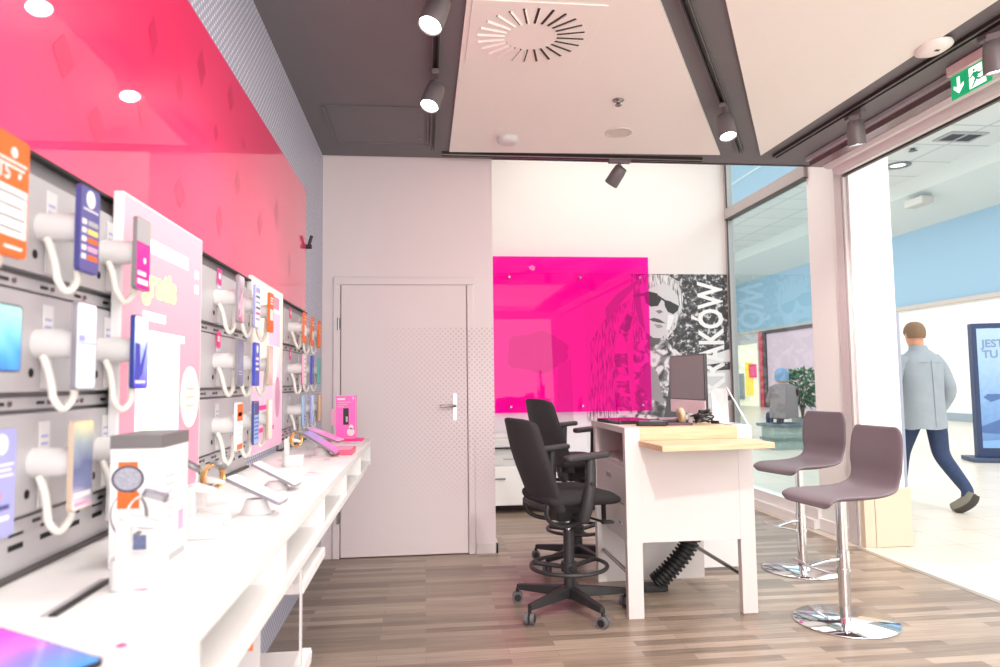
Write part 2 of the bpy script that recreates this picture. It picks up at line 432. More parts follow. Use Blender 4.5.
for y, z, w_, h_ in ((.28,.30,.05,.14),(.03,.15,.05,.09),(-.12,.24,.05,.1),(.57,.14,.06,.1),(.55,.46,.04,.1),(.92,.46,.03,.07),(1.22,.36,.05,.1),(1.3,.55,.03,.05),(1.6,.28,.05,.12),(.1,.62,.05,.12),(.34,.52,.04,.12),(1.95,.42,.06,.14),(2.3,.22,.06,.12),(.98,.15,.05,.12),(-.6,.62,.07,.16),(.75,.62,.05,.14),(1.1,.66,.05,.12)):
    b.poly([(.0166,y-w_*.9,z),(.0166,y,z-h_/2),(.0166,y+w_*.9,z),(.0166,y,z+h_/2)],PGD)
b.build('diamond_pattern', gp)
b = MB(); b.cyl((.0,2.83,.42),(.05,2.83,.42),.014,BLACK); b.cyl((.03,2.83,.42),(.05,2.83,.49),.010,BLACK); b.build('clip', gp)

# display panels: three trays each, hook rails, slots
HOLE = mat('hole_black',(12,12,13),.8)
BAYS = [(.55,1.80,1.36),(2.30,3.0,2.72),(3.67,4.42,4.06)]
ZC = (1.583,1.361,1.139)
YS = [(1.13,1.385,1.64),(2.49,2.73,2.97),(3.80,4.06,4.32)]
bay_label = ['grey metal phone display rack nearest the camera, left of the gratis board','grey metal phone display rack between the two tall promotion boards','grey metal phone display rack at the far end beside the door wall']
for bi,(y0,y1,yc) in enumerate(BAYS):
    t = thing('phone_display_rack', bay_label[bi], 'display panel', (XL, yc, .94), 0, 'grey metal phone display racks')
    b = MB(); b.box((0.0,y0-yc,0),(.012,y1-yc,.775),GREYD); b.box((.0,y0-yc,.775),(.03,y1-yc,.782),BLACK)
    b.box((.012,y0-yc,.0),(.016,y1-yc,.10),GREYM); b.box((.0,y0-yc,-.004),(.03,y1-yc,.004),ALUD); b.build('back_plate', t)
    for z in ZC:
        ed = [y0] + [ (YS[bi][0]+YS[bi][1])/2, (YS[bi][1]+YS[bi][2])/2 ] + [y1]
        zz = z-.94
        b = MB(); b.box((.012,y0-yc+.012,zz-.09),(.034,y1-yc-.012,zz+.092),GREYM)
        for yy in YS[bi]:
            b.cyl((.0335,yy-yc-.02,zz-.055),(.0345,yy-yc-.02,zz-.055),.009,HOLE,n=14)
            b.box((.0335,yy-yc+.03,zz+.06),(.0345,yy-yc+.036,zz+.075),HOLE)
        b.build('tray', t, bevel=.004)
        b = MB(); b.box((.012,y0-yc+.02,zz-.122),(.022,y1-yc-.02,zz-.100),GREYM)
        k = y0+.08
        while k < y1-.08:
            b.box((.0215,k-yc,zz-.114),(.024,k-yc+.025,zz-.108),BLACK); b.cyl((.022,k-yc+.04,zz-.111),(.026,k-yc+.04,zz-.111),.005,STEEL,n=10); k += .13
        b.build('hook_rail', t)
    k = y0+.06
    while k < y1-.08:
        for z in (.045,.07):
            b = MB(); b.box((.0155,k-yc,z),(.0175,k-yc+.045,z+.010),HOLE); b.build('slot', t)
        k += .105

# phone mounts with their cable loops
def make_mount(loc, label, pinktag=False):
    t = thing('phone_mount', label, 'phone mount', loc, 0, 'white phone mounts on the display panels')
    b = MB(); b.cyl((.034,0,0),(.108,0,0),.0275,WHITE2,n=24); b.build('arm', t)
    b = MB(); b.box((.104,-.024,-.03),(.1105,.024,.03),WHITE2); b.build('holder_plate', t, bevel=.003)
    sgn = random.choice((-1,1)); dy = random.uniform(.016,.024); dz = random.uniform(-.012,.014)
    pts = spline([(.098,.006,-.03),(.094,.016,-.06),(.092,dy,-.08),(.09,dy+.002,-.105+dz),(.082,.0,-.125+dz),(.075,-dy-.002,-.105+dz),(.07,-dy,-.08),(.062,-.016,-.05),(.05,-.012,-.024)],5)
    b = MB(); b.tube(pts,.0075,CABLE,n=8); b.build('security_cable', t)
    b = MB(); b.box((.0345,.012,-.085),(.037,.046,.075),WHITE2)
    for k in range(3): b.box((.0368,.016,.045-.014*k),(.0374,.04,.05-.014*k),LILAC)
    if pinktag: b.box((.037,.006,.05),(.0385,.05,.105),PINK); b.box((.0383,.014,.07),(.0389,.04,.09),PRINTW)
    b.build('label_strip', t)
    return t
rown = ('top','middle','bottom'); bayn = ('near display rack','middle display rack','far display rack'); coln = ('left','centre','right')
for bi in range(3):
    for ri, z in enumerate(ZC):
        for ci, y in enumerate(YS[bi]):
            make_mount((XL,y-.0,z), f'white tube phone mount on the {bayn[bi]}, {rown[ri]} row, {coln[ci]} of three', pinktag=(bi>0 and ci==0 and ri<2))

# ---- phones: face normal +x (towards the shop), built around the holder
SCR = {}
def scr(key, cols, distort=.5):
    if key not in SCR: SCR[key] = gradient_mat('screen_'+key, cols, 'Z', -.08, .08, .12, .12, distort)
    return SCR[key]
def make_phone(loc, label, spec, w=.078, h=.165, tilt=0):
    t = thing('smartphone' if spec['k']=='phone' else 'price_card', label, 'phone' if spec['k']=='phone' else 'price card', loc, tilt)
    body = spec.get('body', BLACK); th = .009
    pts = rounded(w, h, .009)
    b = MB(); b.prism([(0.0,y,z) for y,z in pts],(th,0,0),body); b.build('body' if spec['k']=='phone' else 'board', t)
    b = MB(); ip = rounded(w-.005, h-.005, .007)
    b.prism([(th,y,z) for y,z in ip],(.0006,0,0),spec['face'])
    for e in spec.get('art', []):
        x = th+.0010
        if e[0]=='bar':   # y0,y1,z0,z1 in fractions
            _,y0,y1,z0,z1,m = e; b.box((th,(y0-.5)*w,(z0-.5)*h),(x,(y1-.5)*w,(z1-.5)*h),m)
        elif e[0]=='dot':
            _,y,z,r,m = e; b.cyl((th,(y-.5)*w,(z-.5)*h),(x+.0002,(y-.5)*w,(z-.5)*h),r*w,m,n=20)
        elif e[0]=='poly':
            b.poly([(x+.0001,(p-.5)*w,(q-.5)*h) for p,q in e[1]],e[2])
        elif e[0]=='text':
            _,tx,y,z,s_,m = e
            M = Matrix.Translation((x+.0004,(y-.5)*w,(z-.5)*h)) @ Matrix(((0,0,1,0),(1,0,0,0),(0,1,0,0),(0,0,0,1)))
            b.text(tx,s_,m,M,bold=.0008)
    b.build('screen' if spec['k']=='phone' else 'print', t)
    return t
def lines(y0,y1,z0,n,step,m,h=.02): return [('bar',y0,y1-.07*(i%2),z0-i*step,z0-i*step+h,m) for i in range(n)]
GREYE = mat('phone_grey_edge',(150,148,156),.3,.5); BEIGE = mat('phone_beige_edge',(190,170,150),.4); BLUEE = mat('phone_blue_edge',(44,56,130),.3); 
PSPEC = {
 (0,0,0): ('orange price card printed 15 with white tariff lines, top row at left edge', dict(k='card',body=ORANGE,face=ORANGE,art=[('dot',.55,.86,.09,PRINTW)]+lines(.12,.92,.77,2,.045,PRINTW)+[('text','15',.10,.62,.034,PRINTW),('text','zł',.66,.66,.014,PRINTW),('bar',.05,.95,.16,.57,PRINTW)]+lines(.1,.9,.50,4,.095,TEXTG,.012)+[('bar',.35,.85,.06,.085,PRINTW)]),dict(h=.19,w=.095)),
 (0,0,1): ('phone with blue and aqua screen, middle row at left edge', dict(k='phone',face=scr('aqua',[(60,90,220),(80,160,230),(150,225,220),(190,235,215)])),dict(h=.105,w=.085)),
 (0,0,2): ('lilac price card with a white disc, bottom row at left edge', dict(k='card',body=LILAC,face=LILAC,art=[('dot',.5,.86,.2,PRINTW)]+lines(.12,.9,.66,3,.05,PRINTW)+[('bar',.15,.5,.36,.42,ORANGE),('bar',.15,.8,.26,.3,NAVY),('bar',.15,.8,.16,.2,PRINTW)]),{}),
 (0,1,0): ('navy price card with a white disc and orange tariff rows, top row', dict(k='card',body=NAVY,face=mat('card_navy',(84,82,140),.35,emit=.12),art=[('dot',.5,.86,.22,PRINTW)]+lines(.15,.9,.72,1,.1,PRINTW)+[e for i in range(5) for e in (('bar',.1,.32,.55-i*.1,.61-i*.1,PRINTW),('bar',.4,.9,.55-i*.1,.61-i*.1,[GREYP,YELLOW,ORANGE,LPINK,ORANGE][i]))]),{}),
 (0,1,1): ('silver phone with a pale blue white screen, middle row', dict(k='phone',body=GREYE,face=scr('pale',[(196,222,238),(214,232,242),(228,230,242),(236,234,246)],.3),art=[('bar',.05,.95,.52,.54,LIGHTB),('bar',.1,.4,.55,.62,LILAC)]),{}),
 (0,1,2): ('phone with a beige edge and dusky mountain wallpaper, bottom row', dict(k='phone',body=BEIGE,face=scr('dusk',[(236,220,224),(120,124,160),(96,104,140),(150,160,170),(226,220,170)],.35),art=[('bar',.08,.9,.14,.2,PRINTW),('bar',.1,.85,.05,.09,LPINK)]),{}),
 (0,2,0): ('phone showing a grey and magenta picture with two white words, in front of gratis board', dict(k='phone',body=GREYD,face=mat('phone_magenta',(196,32,140),.25,emit=.2),art=[('bar',.02,.98,.66,.985,GREYP),('dot',.58,.42,.09,PRINTW),('bar',.1,.7,.2,.26,PRINTW),('bar',.1,.85,.08,.155,PRINTW)]),{}),
 (0,2,1): ('dark blue edged phone with pale blue swoosh wallpaper, before the gratis board', dict(k='phone',body=BLUEE,face=scr('swoosh',[(70,90,220),(130,160,236),(196,222,250),(214,236,250)],.3),art=[('poly',[(.06,.62),(.4,.6),(.42,.3),(.95,.7),(.6,.2),(.3,.12),(.06,.12)],ROYAL),('bar',.1,.8,.07,.11,PRINTW)]),{}),
 (1,0,0): ('phone with rose and grey striped wallpaper, top row of middle rack', dict(k='phone',body=GREYE,face=scr('rose',[(170,90,120),(214,180,190),(150,130,146),(200,190,196)],.9),art=[('poly',[(.1,.1),(.3,.1),(.9,.5),(.9,.62)],LPINK),('poly',[(.1,.3),(.2,.3),(.8,.7),(.7,.72)],LPINK)]),{}),
 (1,1,0): ('white lilac price card with violet tariff bars, top row of middle rack', dict(k='card',body=LILAC,face=PRINTW,art=[('bar',.1,.9,.82,.94,LILAC)]+[('bar',.1,.9,.7-i*.13,.75-i*.13,[NAVY,LILAC,NAVY,PINK,LILAC][i]) for i in range(5)]),{}),
 (1,2,0): ('orange price card with white letters before the pale promotion board', dict(k='card',body=ORANGE,face=ORANGE,art=lines(.2,.85,.85,3,.07,PRINTW,.04)+[('bar',.12,.88,.3,.58,PRINTW)]),{}),
 (1,0,1): ('slate grey phone with dark starry wallpaper, middle row of middle rack', dict(k='phone',body=GREYD,face=scr('slate',[(90,94,120),(120,122,150),(84,88,116)],.8),art=lines(.2,.8,.3,2,.06,LILAC)),{}),
 (1,1,1): ('royal blue price card with white marks, middle row of middle rack', dict(k='card',body=ROYAL,face=ROYAL,art=[('dot',.5,.85,.2,PRINTW)]+lines(.2,.8,.6,3,.12,PRINTW,.06)),{}),
 (1,2,1): ('pinkish brown phone before the pale promotion board, middle row', dict(k='phone',body=BEIGE,face=scr('brown',[(200,150,150),(222,196,190),(214,170,164)],.6)),{}),
 (1,0,2): ('white price card with orange head and foot, bottom row of middle rack', dict(k='card',body=PRINTW,face=PRINTW,art=[('bar',.05,.95,.62,.97,ORANGE),('bar',.2,.8,.72,.8,PRINTW),('bar',.05,.95,.03,.14,ORANGE)]+lines(.15,.85,.52,3,.1,TEXTG)),{}),
 (1,1,2): ('navy and light blue list card, bottom row of middle rack', dict(k='card',body=NAVY,face=LIGHTB,art=[('bar',.05,.95,.68,.97,NAVY)]+[('bar',.1,.9,.58-i*.09,.62-i*.09,MATS['print_royal_blue']) for i in range(6)]),{}),
 (1,2,2): ('slim pale beige phone before the pale promotion board, bottom row', dict(k='phone',body=BEIGE,face=scr('sand',[(236,220,210),(246,236,230)],.4)),dict(w=.07)),
 (2,0,0): ('orange price card at top left of the far display rack', dict(k='card',body=ORANGE,face=ORANGE,art=[('bar',.1,.9,.25,.6,PRINTW)]+lines(.2,.8,.85,2,.1,PRINTW,.04)),{}),
 (2,1,0): ('orange price card at top centre of the far display rack', dict(k='card',body=ORANGE,face=ORANGE,art=[('bar',.1,.9,.2,.5,PRINTW)]+lines(.2,.8,.8,2,.1,PRINTW,.05)),{}),
 (2,2,0): ('orange price card at top right of the far display rack', dict(k='card',body=ORANGE,face=ORANGE,art=lines(.2,.8,.8,3,.14,YELLOW,.05)),{}),
 (2,0,1): ('pinkish white card in the middle row of the far display rack', dict(k='card',body=LPINK,face=PRINTW,art=lines(.15,.85,.8,5,.14,LPINK,.06)),{}),
 (2,1,1): ('royal blue phone in the middle row of the far display rack', dict(k='phone',body=ROYAL,face=ROYAL,art=lines(.2,.6,.5,2,.1,LIGHTB,.05)),{}),
 (2,2,1): ('teal phone in the middle row of the far display rack', dict(k='phone',body=TEAL,face=TEAL),{}),
 (2,0,2): ('light blue phone at bottom left of the far display rack', dict(k='phone',body=LIGHTB,face=LIGHTB,art=lines(.2,.8,.3,2,.1,ROYAL,.05)),{}),
 (2,1,2): ('sky blue phone at bottom centre of the far display rack', dict(k='phone',body=LILAC,face=scr('sky',[(120,160,230),(190,214,244)],.4)),{}),
 (2,2,2): ('orange brown phone at bottom right of the far display rack', dict(k='phone',body=GREYD,face=mat('amber_screen',(236,160,50),.3,emit=.2)),{}),
}
for (bi,ci,ri),(lab,sp_,kw) in PSPEC.items():
    make_phone((XL+.1115, YS[bi][ci], ZC[ri]-.005), lab, sp_, **kw)

# ---- promotion boards
MYZ = Matrix(((0,0,1,0),(1,0,0,0),(0,1,0,0),(0,0,0,1)))   # text plane: x->Y, y->Z, normal +x
bd = thing('promotion_board','tall pink promotion board printed gratis in yellow, between near and middle display racks','sign board',(XL,1.97,.945))
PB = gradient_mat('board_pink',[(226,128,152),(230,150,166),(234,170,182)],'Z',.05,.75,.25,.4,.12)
b = MB(); b.box((.036,-.295,.03),(.06,.285,.792),PRINTW); b.build('board', bd, bevel=.004)
b = MB(); b.box((.06,-.29,.04),(.0606,.275,.785),PB)
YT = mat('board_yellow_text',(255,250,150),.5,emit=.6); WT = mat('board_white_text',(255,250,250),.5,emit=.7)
b.text('gratis',.105,YT,Matrix.Translation((.0614,-.175,.565)) @ MYZ,bold=.004)
for y_,l_ in ((-.19,.05),(-.13,.28)): b.box((.0606,y_,.675),(.0612,y_+l_,.71),WT)
b.box((.0606,-.17,.50),(.0612,-.02,.522),WT); b.box((.0606,-.17,.455),(.0612,.13,.475),WT)
for z in (.615,.66): b.box((.0606,.215,z),(.0612,.245,z+.025),WT)
b.build('print', bd)
b = MB()
PH1 = gradient_mat('board_phone_mint',[(216,240,224),(236,250,240)],'Z',0,.5,.35,.4,.1); PH2 = gradient_mat('board_phone_ice',[(206,216,244),(226,236,248)],'Z',0,.5,.35,.4,.1)
b.prism([(.0606,y+(-.13),z+.28) for y,z in rounded(.15,.36,.012)],(.0008,0,0),PH1)
b.prism([(.0612,y+.01,z+.27) for y,z in rounded(.16,.38,.012)],(.0008,0,0),PH2)
b.prism([(.0606,y-.12,z+.115) for y,z in rounded(.11,.13,.01)],(.0018,0,0),GREENP)
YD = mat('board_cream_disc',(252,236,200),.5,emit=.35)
b.prism([(.0606,.185+.075*math.cos(a*PI/16),.30+.09*math.sin(a*PI/16)) for a in range(32)],(.0022,0,0),YD)
for k in range(3): b.box((.0626,.15,.27+.025*k),(.0632,.22,.278+.025*k),mat('disc_text',(232,196,180),.5))
b.build('picture', bd)

bd2 = thing('promotion_board','tall pale cream and pink promotion board further along, between middle and far racks','sign board',(XL-.028,3.35,.945))
b = MB(); b.box((.034,-.34,.03),(.06,.30,.80),PRINTW); b.build('board', bd2, bevel=.004)
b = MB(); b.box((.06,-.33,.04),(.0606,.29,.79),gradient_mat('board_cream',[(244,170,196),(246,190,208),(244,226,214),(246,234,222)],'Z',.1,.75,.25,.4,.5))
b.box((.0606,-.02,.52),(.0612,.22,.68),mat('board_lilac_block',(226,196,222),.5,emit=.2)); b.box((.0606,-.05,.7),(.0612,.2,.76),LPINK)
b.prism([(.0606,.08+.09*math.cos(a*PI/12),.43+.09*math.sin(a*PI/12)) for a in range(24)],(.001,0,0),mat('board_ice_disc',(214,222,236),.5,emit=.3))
b.prism([(.0606,.18+.06*math.cos(a*PI/12),.27+.10*math.sin(a*PI/12)) for a in range(24)],(.001,0,0),LPINK)
b.box((.0606,-.3,.34),(.0612,.27,.344),PRINTW)
for k in range(3): b.box((.0606,-.28,.12+.05*k),(.0612,.1-.05*k,.14+.05*k),PINK)
b.build('print', bd2)

# ================================================================== COUNTER
ct = thing('display_counter','long white wall counter with a row of open cubbies along its front','counter',(XL,2.2,.78))
y0, y1 = -.9-2.2, 4.345-2.2
b = MB(); b.box((.0,y0,.125),(.43,y1,.155),WHITE); b.build('countertop', ct, bevel=.002)
b = MB(); b.box((.0,y0,.0),(.425,y1,.026),WHITE); b.build('bottom_shelf', ct, bevel=.002)
b = MB(); b.box((.0,y0,.026),(.20,y1,.125),mat('cubby_back',(214,208,202),.5)); b.build('back_panel', ct)
for k in range(9):
    y = 4.345-.65*k-2.2
    if y-.02 < y0: break
    b = MB(); b.box((.20,y-.02,.026),(.425,y,.125),WHITE); b.build('divider', ct)
# lower tray with its glass end
lt = thing('lower_shelf','white low shelf with clear glass end pane below the near counter','shelf',(XL,1.3,.0))
b = MB(); b.box((.0,-1.6,.48),(.43,.79,.513),WHITE); b.box((.40,-1.6,.513),(.43,.79,.523),WHITE); b.build('shelf_board', lt, bevel=.002)
CLEAR = glass_mat('clear_pane',(.93,.90,.91,1),1.45)
b = MB(); b.quad((.03,.645,.513),(.425,.645,.513),(.425,.645,.78),(.03,.645,.78),CLEAR); b.build('glass_pane', lt)
b = MB(); b.box((.422,.640,.513),(.428,.650,.78),mat('glass_edge',(214,208,208),.2)); b.build('pane_edge', lt)
b = MB(); b.box((.0,-1.6,.0),(.04,.79,.48),WHITE); b.box((.0,.70,0),(.2,.79,.48),WHITE); b.build('support', lt)
ls = thing('lower_shelf','white slim shelf board under the middle of the counter','shelf',(XL,3.2,.0))
b = MB(); b.box((.02,-1.22,.705),(.425,-.80,.735),WHITE); b.build('shelf_board', ls, bevel=.002)
b = MB(); b.box((.02,-1.2,.735),(.06,-.82,.78),WHITE); b.build('support', ls)
# leaflets standing on the low shelf
lf = thing('leaflet','upright white leaflet with orange picture and grey text on the low shelf','leaflet',(-.42,1.62,.513))
b = MB(); b.box((-.12,0,.001),(.055,.006,.262),mat('leaflet_grey_white',(196,190,190),.5)); b.build('sheet', lf)
b = MB(); b.box((.0,-.001,.18),(.04,0,.235),ORANGE); b.box((-.05,-.001,.18),(-.02,0,.2),LIGHTB)
for k in range(2): b.box((-.05+.055*k,-.001,.05),(-.005+.055*k,0,.12),GREYP)
b.box((-.1,-.001,.04),(-.065,0,.08),PINK); b.build('print', lf)

CZ = .935
# box of a smartwatch
wb = thing('watch_box','tall white smartwatch box with charcoal lid band on the near counter','box',(-.549,1.475,CZ))
b = MB(); b.box((-.047,-.075,.0),(.047,.075,.225),PRINTW); b.build('carton', wb, bevel=.002)
BAND = mat('box_charcoal',(110,106,106),.5)
b = MB(); b.box((-.0475,-.0755,.225),(.0475,.0755,.25),BAND); b.build('lid', wb)
b = MB()
def disc(b, x, z, rx, rz, m, y=-.0755, tilt=0, n=28):
    c_, s_ = math.cos(tilt), math.sin(tilt)
    b.poly([(x+rx*math.cos(2*PI*i/n)*c_-rz*math.sin(2*PI*i/n)*s_, y, z+rx*math.cos(2*PI*i/n)*s_+rz*math.sin(2*PI*i/n)*c_) for i in range(n)],m)
b.box((-.032,-.0752,.138),(.004,-.0750,.20),ORANGE); b.box((-.032,-.0759,.112),(.008,-.0757,.142),ORANGE)
disc(b,-.014,.168,.030,.026,mat('watch_dial_grey',(86,84,92),.4),-.0756); disc(b,-.014,.168,.025,.021,mat('watch_dial_silver',(168,170,180),.35,.3,var=.5,scale=220),-.0758)
disc(b,-.01,.10,.035,.045,GREYD,-.0752); disc(b,-.012,.102,.030,.040,PRINTW,-.0754)
b.box((-.03,-.0756,.035),(.022,-.0752,.062),mat('box_blue_picture',(112,124,160),.4,var=.4,scale=160))
for k in range(2): b.box((-.03,-.0754,.212-.006*k),(.02-.02*k,-.0752,.2145-.006*k),TEXTG)
b.build('front_print', wb)
b = MB()
for k in range(8): b.box((.0472,-.055,.165-.016*k),(.0476,.0-.008*(k%3),.17-.016*k),TEXTG)
b.box((.0472,.02,.05),(.0476,.05,.09),LPINK); b.box((.0472,-.06,.0),(.0478,.06,.014),GREYP); b.build('side_print', wb)
# watch stands with watches
def watch_stand(loc, rz, label):
    t = thing('watch_stand', label, 'stand', loc, rz)
    b = MB(); b.prism([(x,y,0) for x,y in rounded(.088,.062,.02)],(0,0,.05),WHITE2); b.build('base', t, bevel=.004)
    b = MB(); b.prism([(-.036,-.018,0),(-.036,.018,0),(-.014,.018,0),(-.014,-.018,0)],(0,0,.115),WHITE2)
    b.prism([(-.036,-.012,.105),(-.02,-.012,.125),(.03,-.012,.108),(.03,-.012,.098)],(0,.024,0),WHITE2); b.build('post', t, bevel=.003)
    return t
def watch(loc, rz, label, face, strap, rnd=True, tilt=.5):
    t = thing('smartwatch', label, 'watch', loc, rz)
    b = MB(); M = Matrix.Rotation(tilt,4,'Y')
    if rnd: b.lathe([(.0,.0),(.021,.0),(.022,.006),(.020,.010),(.0,.010)],GREYD,M=M,n=28)
    else: b.prism([(x,y,0) for x,y in rounded(.042,.036,.009)],(0,0,.010),GREYD,M=M)
    b.build('case', t)
    b = MB()
    if rnd: b.lathe([(.0,.0102),(.0175,.0102),(.0,.0108)],face,M=M,n=28)
    else: b.prism([(x,y,.010) for x,y in rounded(.037,.031,.007)],(0,0,.0008),face,M=M)
    b.build('dial', t)
    b = MB(); pts = [( .030*math.cos(a)-.002, 0, -.026+.029*math.sin(a)) for a in [PI/2+.5+i*(2*PI-1.0)/22 for i in range(23)]]
    b.tube([M@Vector(p) for p in pts],.0085,strap,n=8,flat=.22,up=(0,1,0.001)) if False else None
    vs = []; fs = []
    for i,p in enumerate(pts):
        q = Vector((p[0]*1.07,0,(p[2]+.026)*1.07-.026))
        for yy in (-.009,.009): vs.append(M@Vector((p[0],yy,p[2]))); vs.append(M@Vector((q.x,yy,q.z)))
    for i in range(len(pts)-1):
        o = 4*i; fs += [(o,o+2,o+6,o+4),(o+1,o+5,o+7,o+3),(o,o+4,o+5,o+1),(o+2,o+3,o+7,o+6)]
    b.add(vs,fs,strap,True); b.build('strap', t)
    return t
WSTRAP = mat('watch_grey_strap',(120,118,122),.5); WB = mat('watch_white_strap',(226,224,224),.5)
DIALV = mat('dial_violet_reflection',(96,84,120),.2,var=.5,scale=150,emit=.1)  # violet reflection on a dark dial, put into its colour
watch_stand((-.492,1.28,CZ), R(12), 'white watch stand before the tall watch box')
watch((-.472,1.287,CZ+.148), R(12), 'smartwatch with a violet reflection painted on its dark square dial and white strap, before the watch box', DIALV, WB, False, .35)
watch_stand((-.505,1.66,CZ), R(8), 'white watch stand just behind the tall watch box')
watch((-.530,1.655,CZ+.158), R(8), 'dark round smartwatch on the stand behind the watch box', mat('dial_dark',(96,90,100),.2,emit=.05), WB, True, .6)
watch_stand((-.525,1.80,CZ), R(8), 'white watch stand holding the gold watch')
watch((-.510,1.79,CZ+.142), R(60), 'rose gold smartwatch with bracelet, middle of the counter', mat('dial_brown',(170,128,96),.2), GOLD, True, .5)
watch_stand((-.55,3.00,CZ), R(8), 'white watch stand at the far end of the counter')
watch((-.530,3.00,CZ+.135), R(60), 'slim rose gold watch at the far end of the counter', GOLD, GOLD, True, .4)

# sloping phone stands with phones
def phone_stand(loc, rz, label, plabel, face, body, h=.11, tilt=R(22), L=.16, W=.078, name='smartphone'):
    t = thing('phone_stand', label, 'stand', loc, rz)
    b = MB(); b.lathe([(.04,0),(.042,.004),(.034,.02),(.026,h-.022),(.026,h-.02)],WHITE2,n=28,sy=.8); b.build('pedestal', t)
    b = MB(); b.prism([(x,y,0) for x,y in rounded(.09,.09,.01)],(0,0,.004),WHITE2); b.build('base', t)
    p = thing(name, plabel, 'phone', (loc[0],loc[1],loc[2]+h-.0), rz)
    M = Matrix.Rotation(tilt,4,'Y')
    b = MB(); b.prism([(x,y,0) for x,y in rounded(L,W,.009)],(0,0,.0085),body,M=M); b.build('body', p)
    b = MB(); b.prism([(x,y,.0085) for x,y in rounded(L-.006,W-.006,.007)],(0,0,.0006),face,M=M); b.build('screen', p)
    return t
FROST = gradient_mat('screen_frost',[(190,210,236),(226,234,244),(206,222,240)],'X',-.08,.08,.3,.1,.4)
FROST2 = gradient_mat('screen_silver',[(206,210,222),(232,234,240)],'X',-.08,.08,.3,.1,.4)
phone_stand((-.447,1.92,CZ), R(-6), 'white sloping phone stand in the middle of the counter', 'white phone with pale blue screen on the nearer sloping stand', FROST, GREYE, h=.062, tilt=R(25))
phone_stand((-.485,2.35,CZ), R(-6), 'white sloping phone stand, second one along the counter', 'silver phone with pale screen on the second sloping stand', FROST2, GREYE, h=.048, tilt=R(27))
PKS = gradient_mat('screen_pink_blue',[(110,120,180),(170,110,180),(226,80,160)],'X',-.1,.1,.35,.12,.2)
phone_stand((-.489,3.40,CZ), R(-8), 'white stand under the nearer pink screened tablet', 'tablet with blue to pink screen, nearer of two at counter end', PKS, GREYD, h=.06, L=.19, W=.13, tilt=R(32), name='tablet')
phone_stand((-.525,3.74,CZ), R(-8), 'white stand under the farther pink screened tablet', 'tablet with pink striped screen, farther of two at counter end', gradient_mat('screen_pink2',[(140,120,180),(230,110,170),(236,150,190)],'X',-.1,.1,.35,.12,.3), GREYD, h=.072, L=.19, W=.13, tilt=R(22), name='tablet')
b = MB(); b.box((-.045,-.10,0),(.045,.10,.026),mat('pink_tray',(232,86,120),.4)); b.box((-.038,-.09,.026),(.038,.09,.027),LPINK); o = b.build('leaflet_tray',bevel=.004); o.location = (-.395,3.50,CZ); tag(o,'flat coral pink tray in front of the pink screened tablets at counter end','tray')
# pink gadget box at the end
pb = thing('gadget_box','bright pink gadget box with a black device picture at the counter end','box',(-.475,4.27,CZ+.012))
PK2 = mat('pink_box',(240,92,170),.4,emit=.2)
b = MB(); b.box((-.062,0,0),(.062,.05,.235),PK2); b.build('carton', pb, bevel=.002); pb.scale = (1,1,1.1)
b = MB()
for lo,hi in (((-.062,-.002,.0),(.062,-.0002,.004)),((-.062,-.002,.231),(.062,-.0002,.235)),((-.062,-.002,0),(-.058,-.0002,.235)),((.058,-.002,0),(.062,-.0002,.235))): b.box(lo,hi,LPINK)
b.box((-.015,-.003,.075),(.018,-.0002,.165),BLACK); b.prism([(.0,-.0035,.09),(.012,-.0035,.09),(.012,-.0035,.12),(.0,-.0035,.12)],(0,.001,0),GREYP)
b.cyl((.03,-.003,.035),(.03,-.0002,.035),.022,PRINTW,n=24); b.cyl((.032,-.003,.062),(.032,-.0002,.062),.013,PRINTW,n=20)
b.box((-.05,-.002,.21),(-.005,-.0002,.22),PRINTW); b.text('T',.02,PRINTW,Matrix.Translation((.038,-.0025,.209)) @ Matrix.Rotation(PI/2,4,'X'),bold=.0008)
for k in range(3): b.box((-.05,-.002,.195-.012*k),(.03-.02*k,-.0002,.2-.012*k),LPINK)
b.build('print', pb)
b = MB(); b.box((-.085,.005,.10-.03),(-.062,.02,.16),LPINK); b.build('side_flap', pb)
b = MB(); b.box((-.57,4.20,CZ),(-.37,4.335,CZ+.012),PINK); tag(b.build('leaflet_stack',bevel=.002),'flat pink leaflet stack under the gadget box','leaflets')
# flat things on the near counter
tb = thing('tablet','tablet lying at the near corner of the counter with magenta to blue screen','tablet',(-.545,.93,CZ), R(-35))
b = MB(); b.prism([(x,y,0) for x,y in rounded(.25,.17,.01)],(0,0,.008),BLACK); b.build('body', tb)
b = MB(); b.prism([(x,y,.008) for x,y in rounded(.244,.164,.008)],(0,0,.0006),gradient_mat('screen_tablet',[(236,60,190),(210,90,220),(120,110,230),(60,140,220)],'X',-.12,.12,.5,.1,.3)); b.build('screen', tb)
def leaf(x,y,w,h,rz,label,accent,lab2='leaflet'):
    o = thing('leaflet',label,'leaflet',(x,y,CZ),rz)
    b = MB(); b.box((-w/2,-h/2,0),(w/2,h/2,.0012),PRINTW); b.build('sheet',o)
    b = MB()
    for k in range(5): b.box((-w*.4,-h*.4+h*.13*k,.0012),(w*(.3-.1*(k%2)),-h*.36+h*.13*k,.0015),TEXTG)
    if accent: b.prism([(p*w,q*h,.0012) for p,q in ((-.45,.3),(-.2,.25),(-.12,.36),(-.3,.45),(-.45,.42))],(0,0,.0005),accent)
    b.build('print',o)
leaf(-.44,1.21,.13,.16,R(6),'white leaflet with a pink blot on the near counter beside the watch stand',PINK)
leaf(-.405,1.60,.10,.16,R(3),'white text leaflet beside the watch box',None)
leaf(-.40,2.13,.11,.13,R(-8),'white leaflet under the nearer sloping phone',None)
leaf(-.41,2.72,.11,.12,R(-8),'white leaflet between the sloping phones and the far watch',LPINK)
leaf(-.42,3.18,.11,.12,R(-14),'white leaflet with pink accent near the far gold watch',PINK)
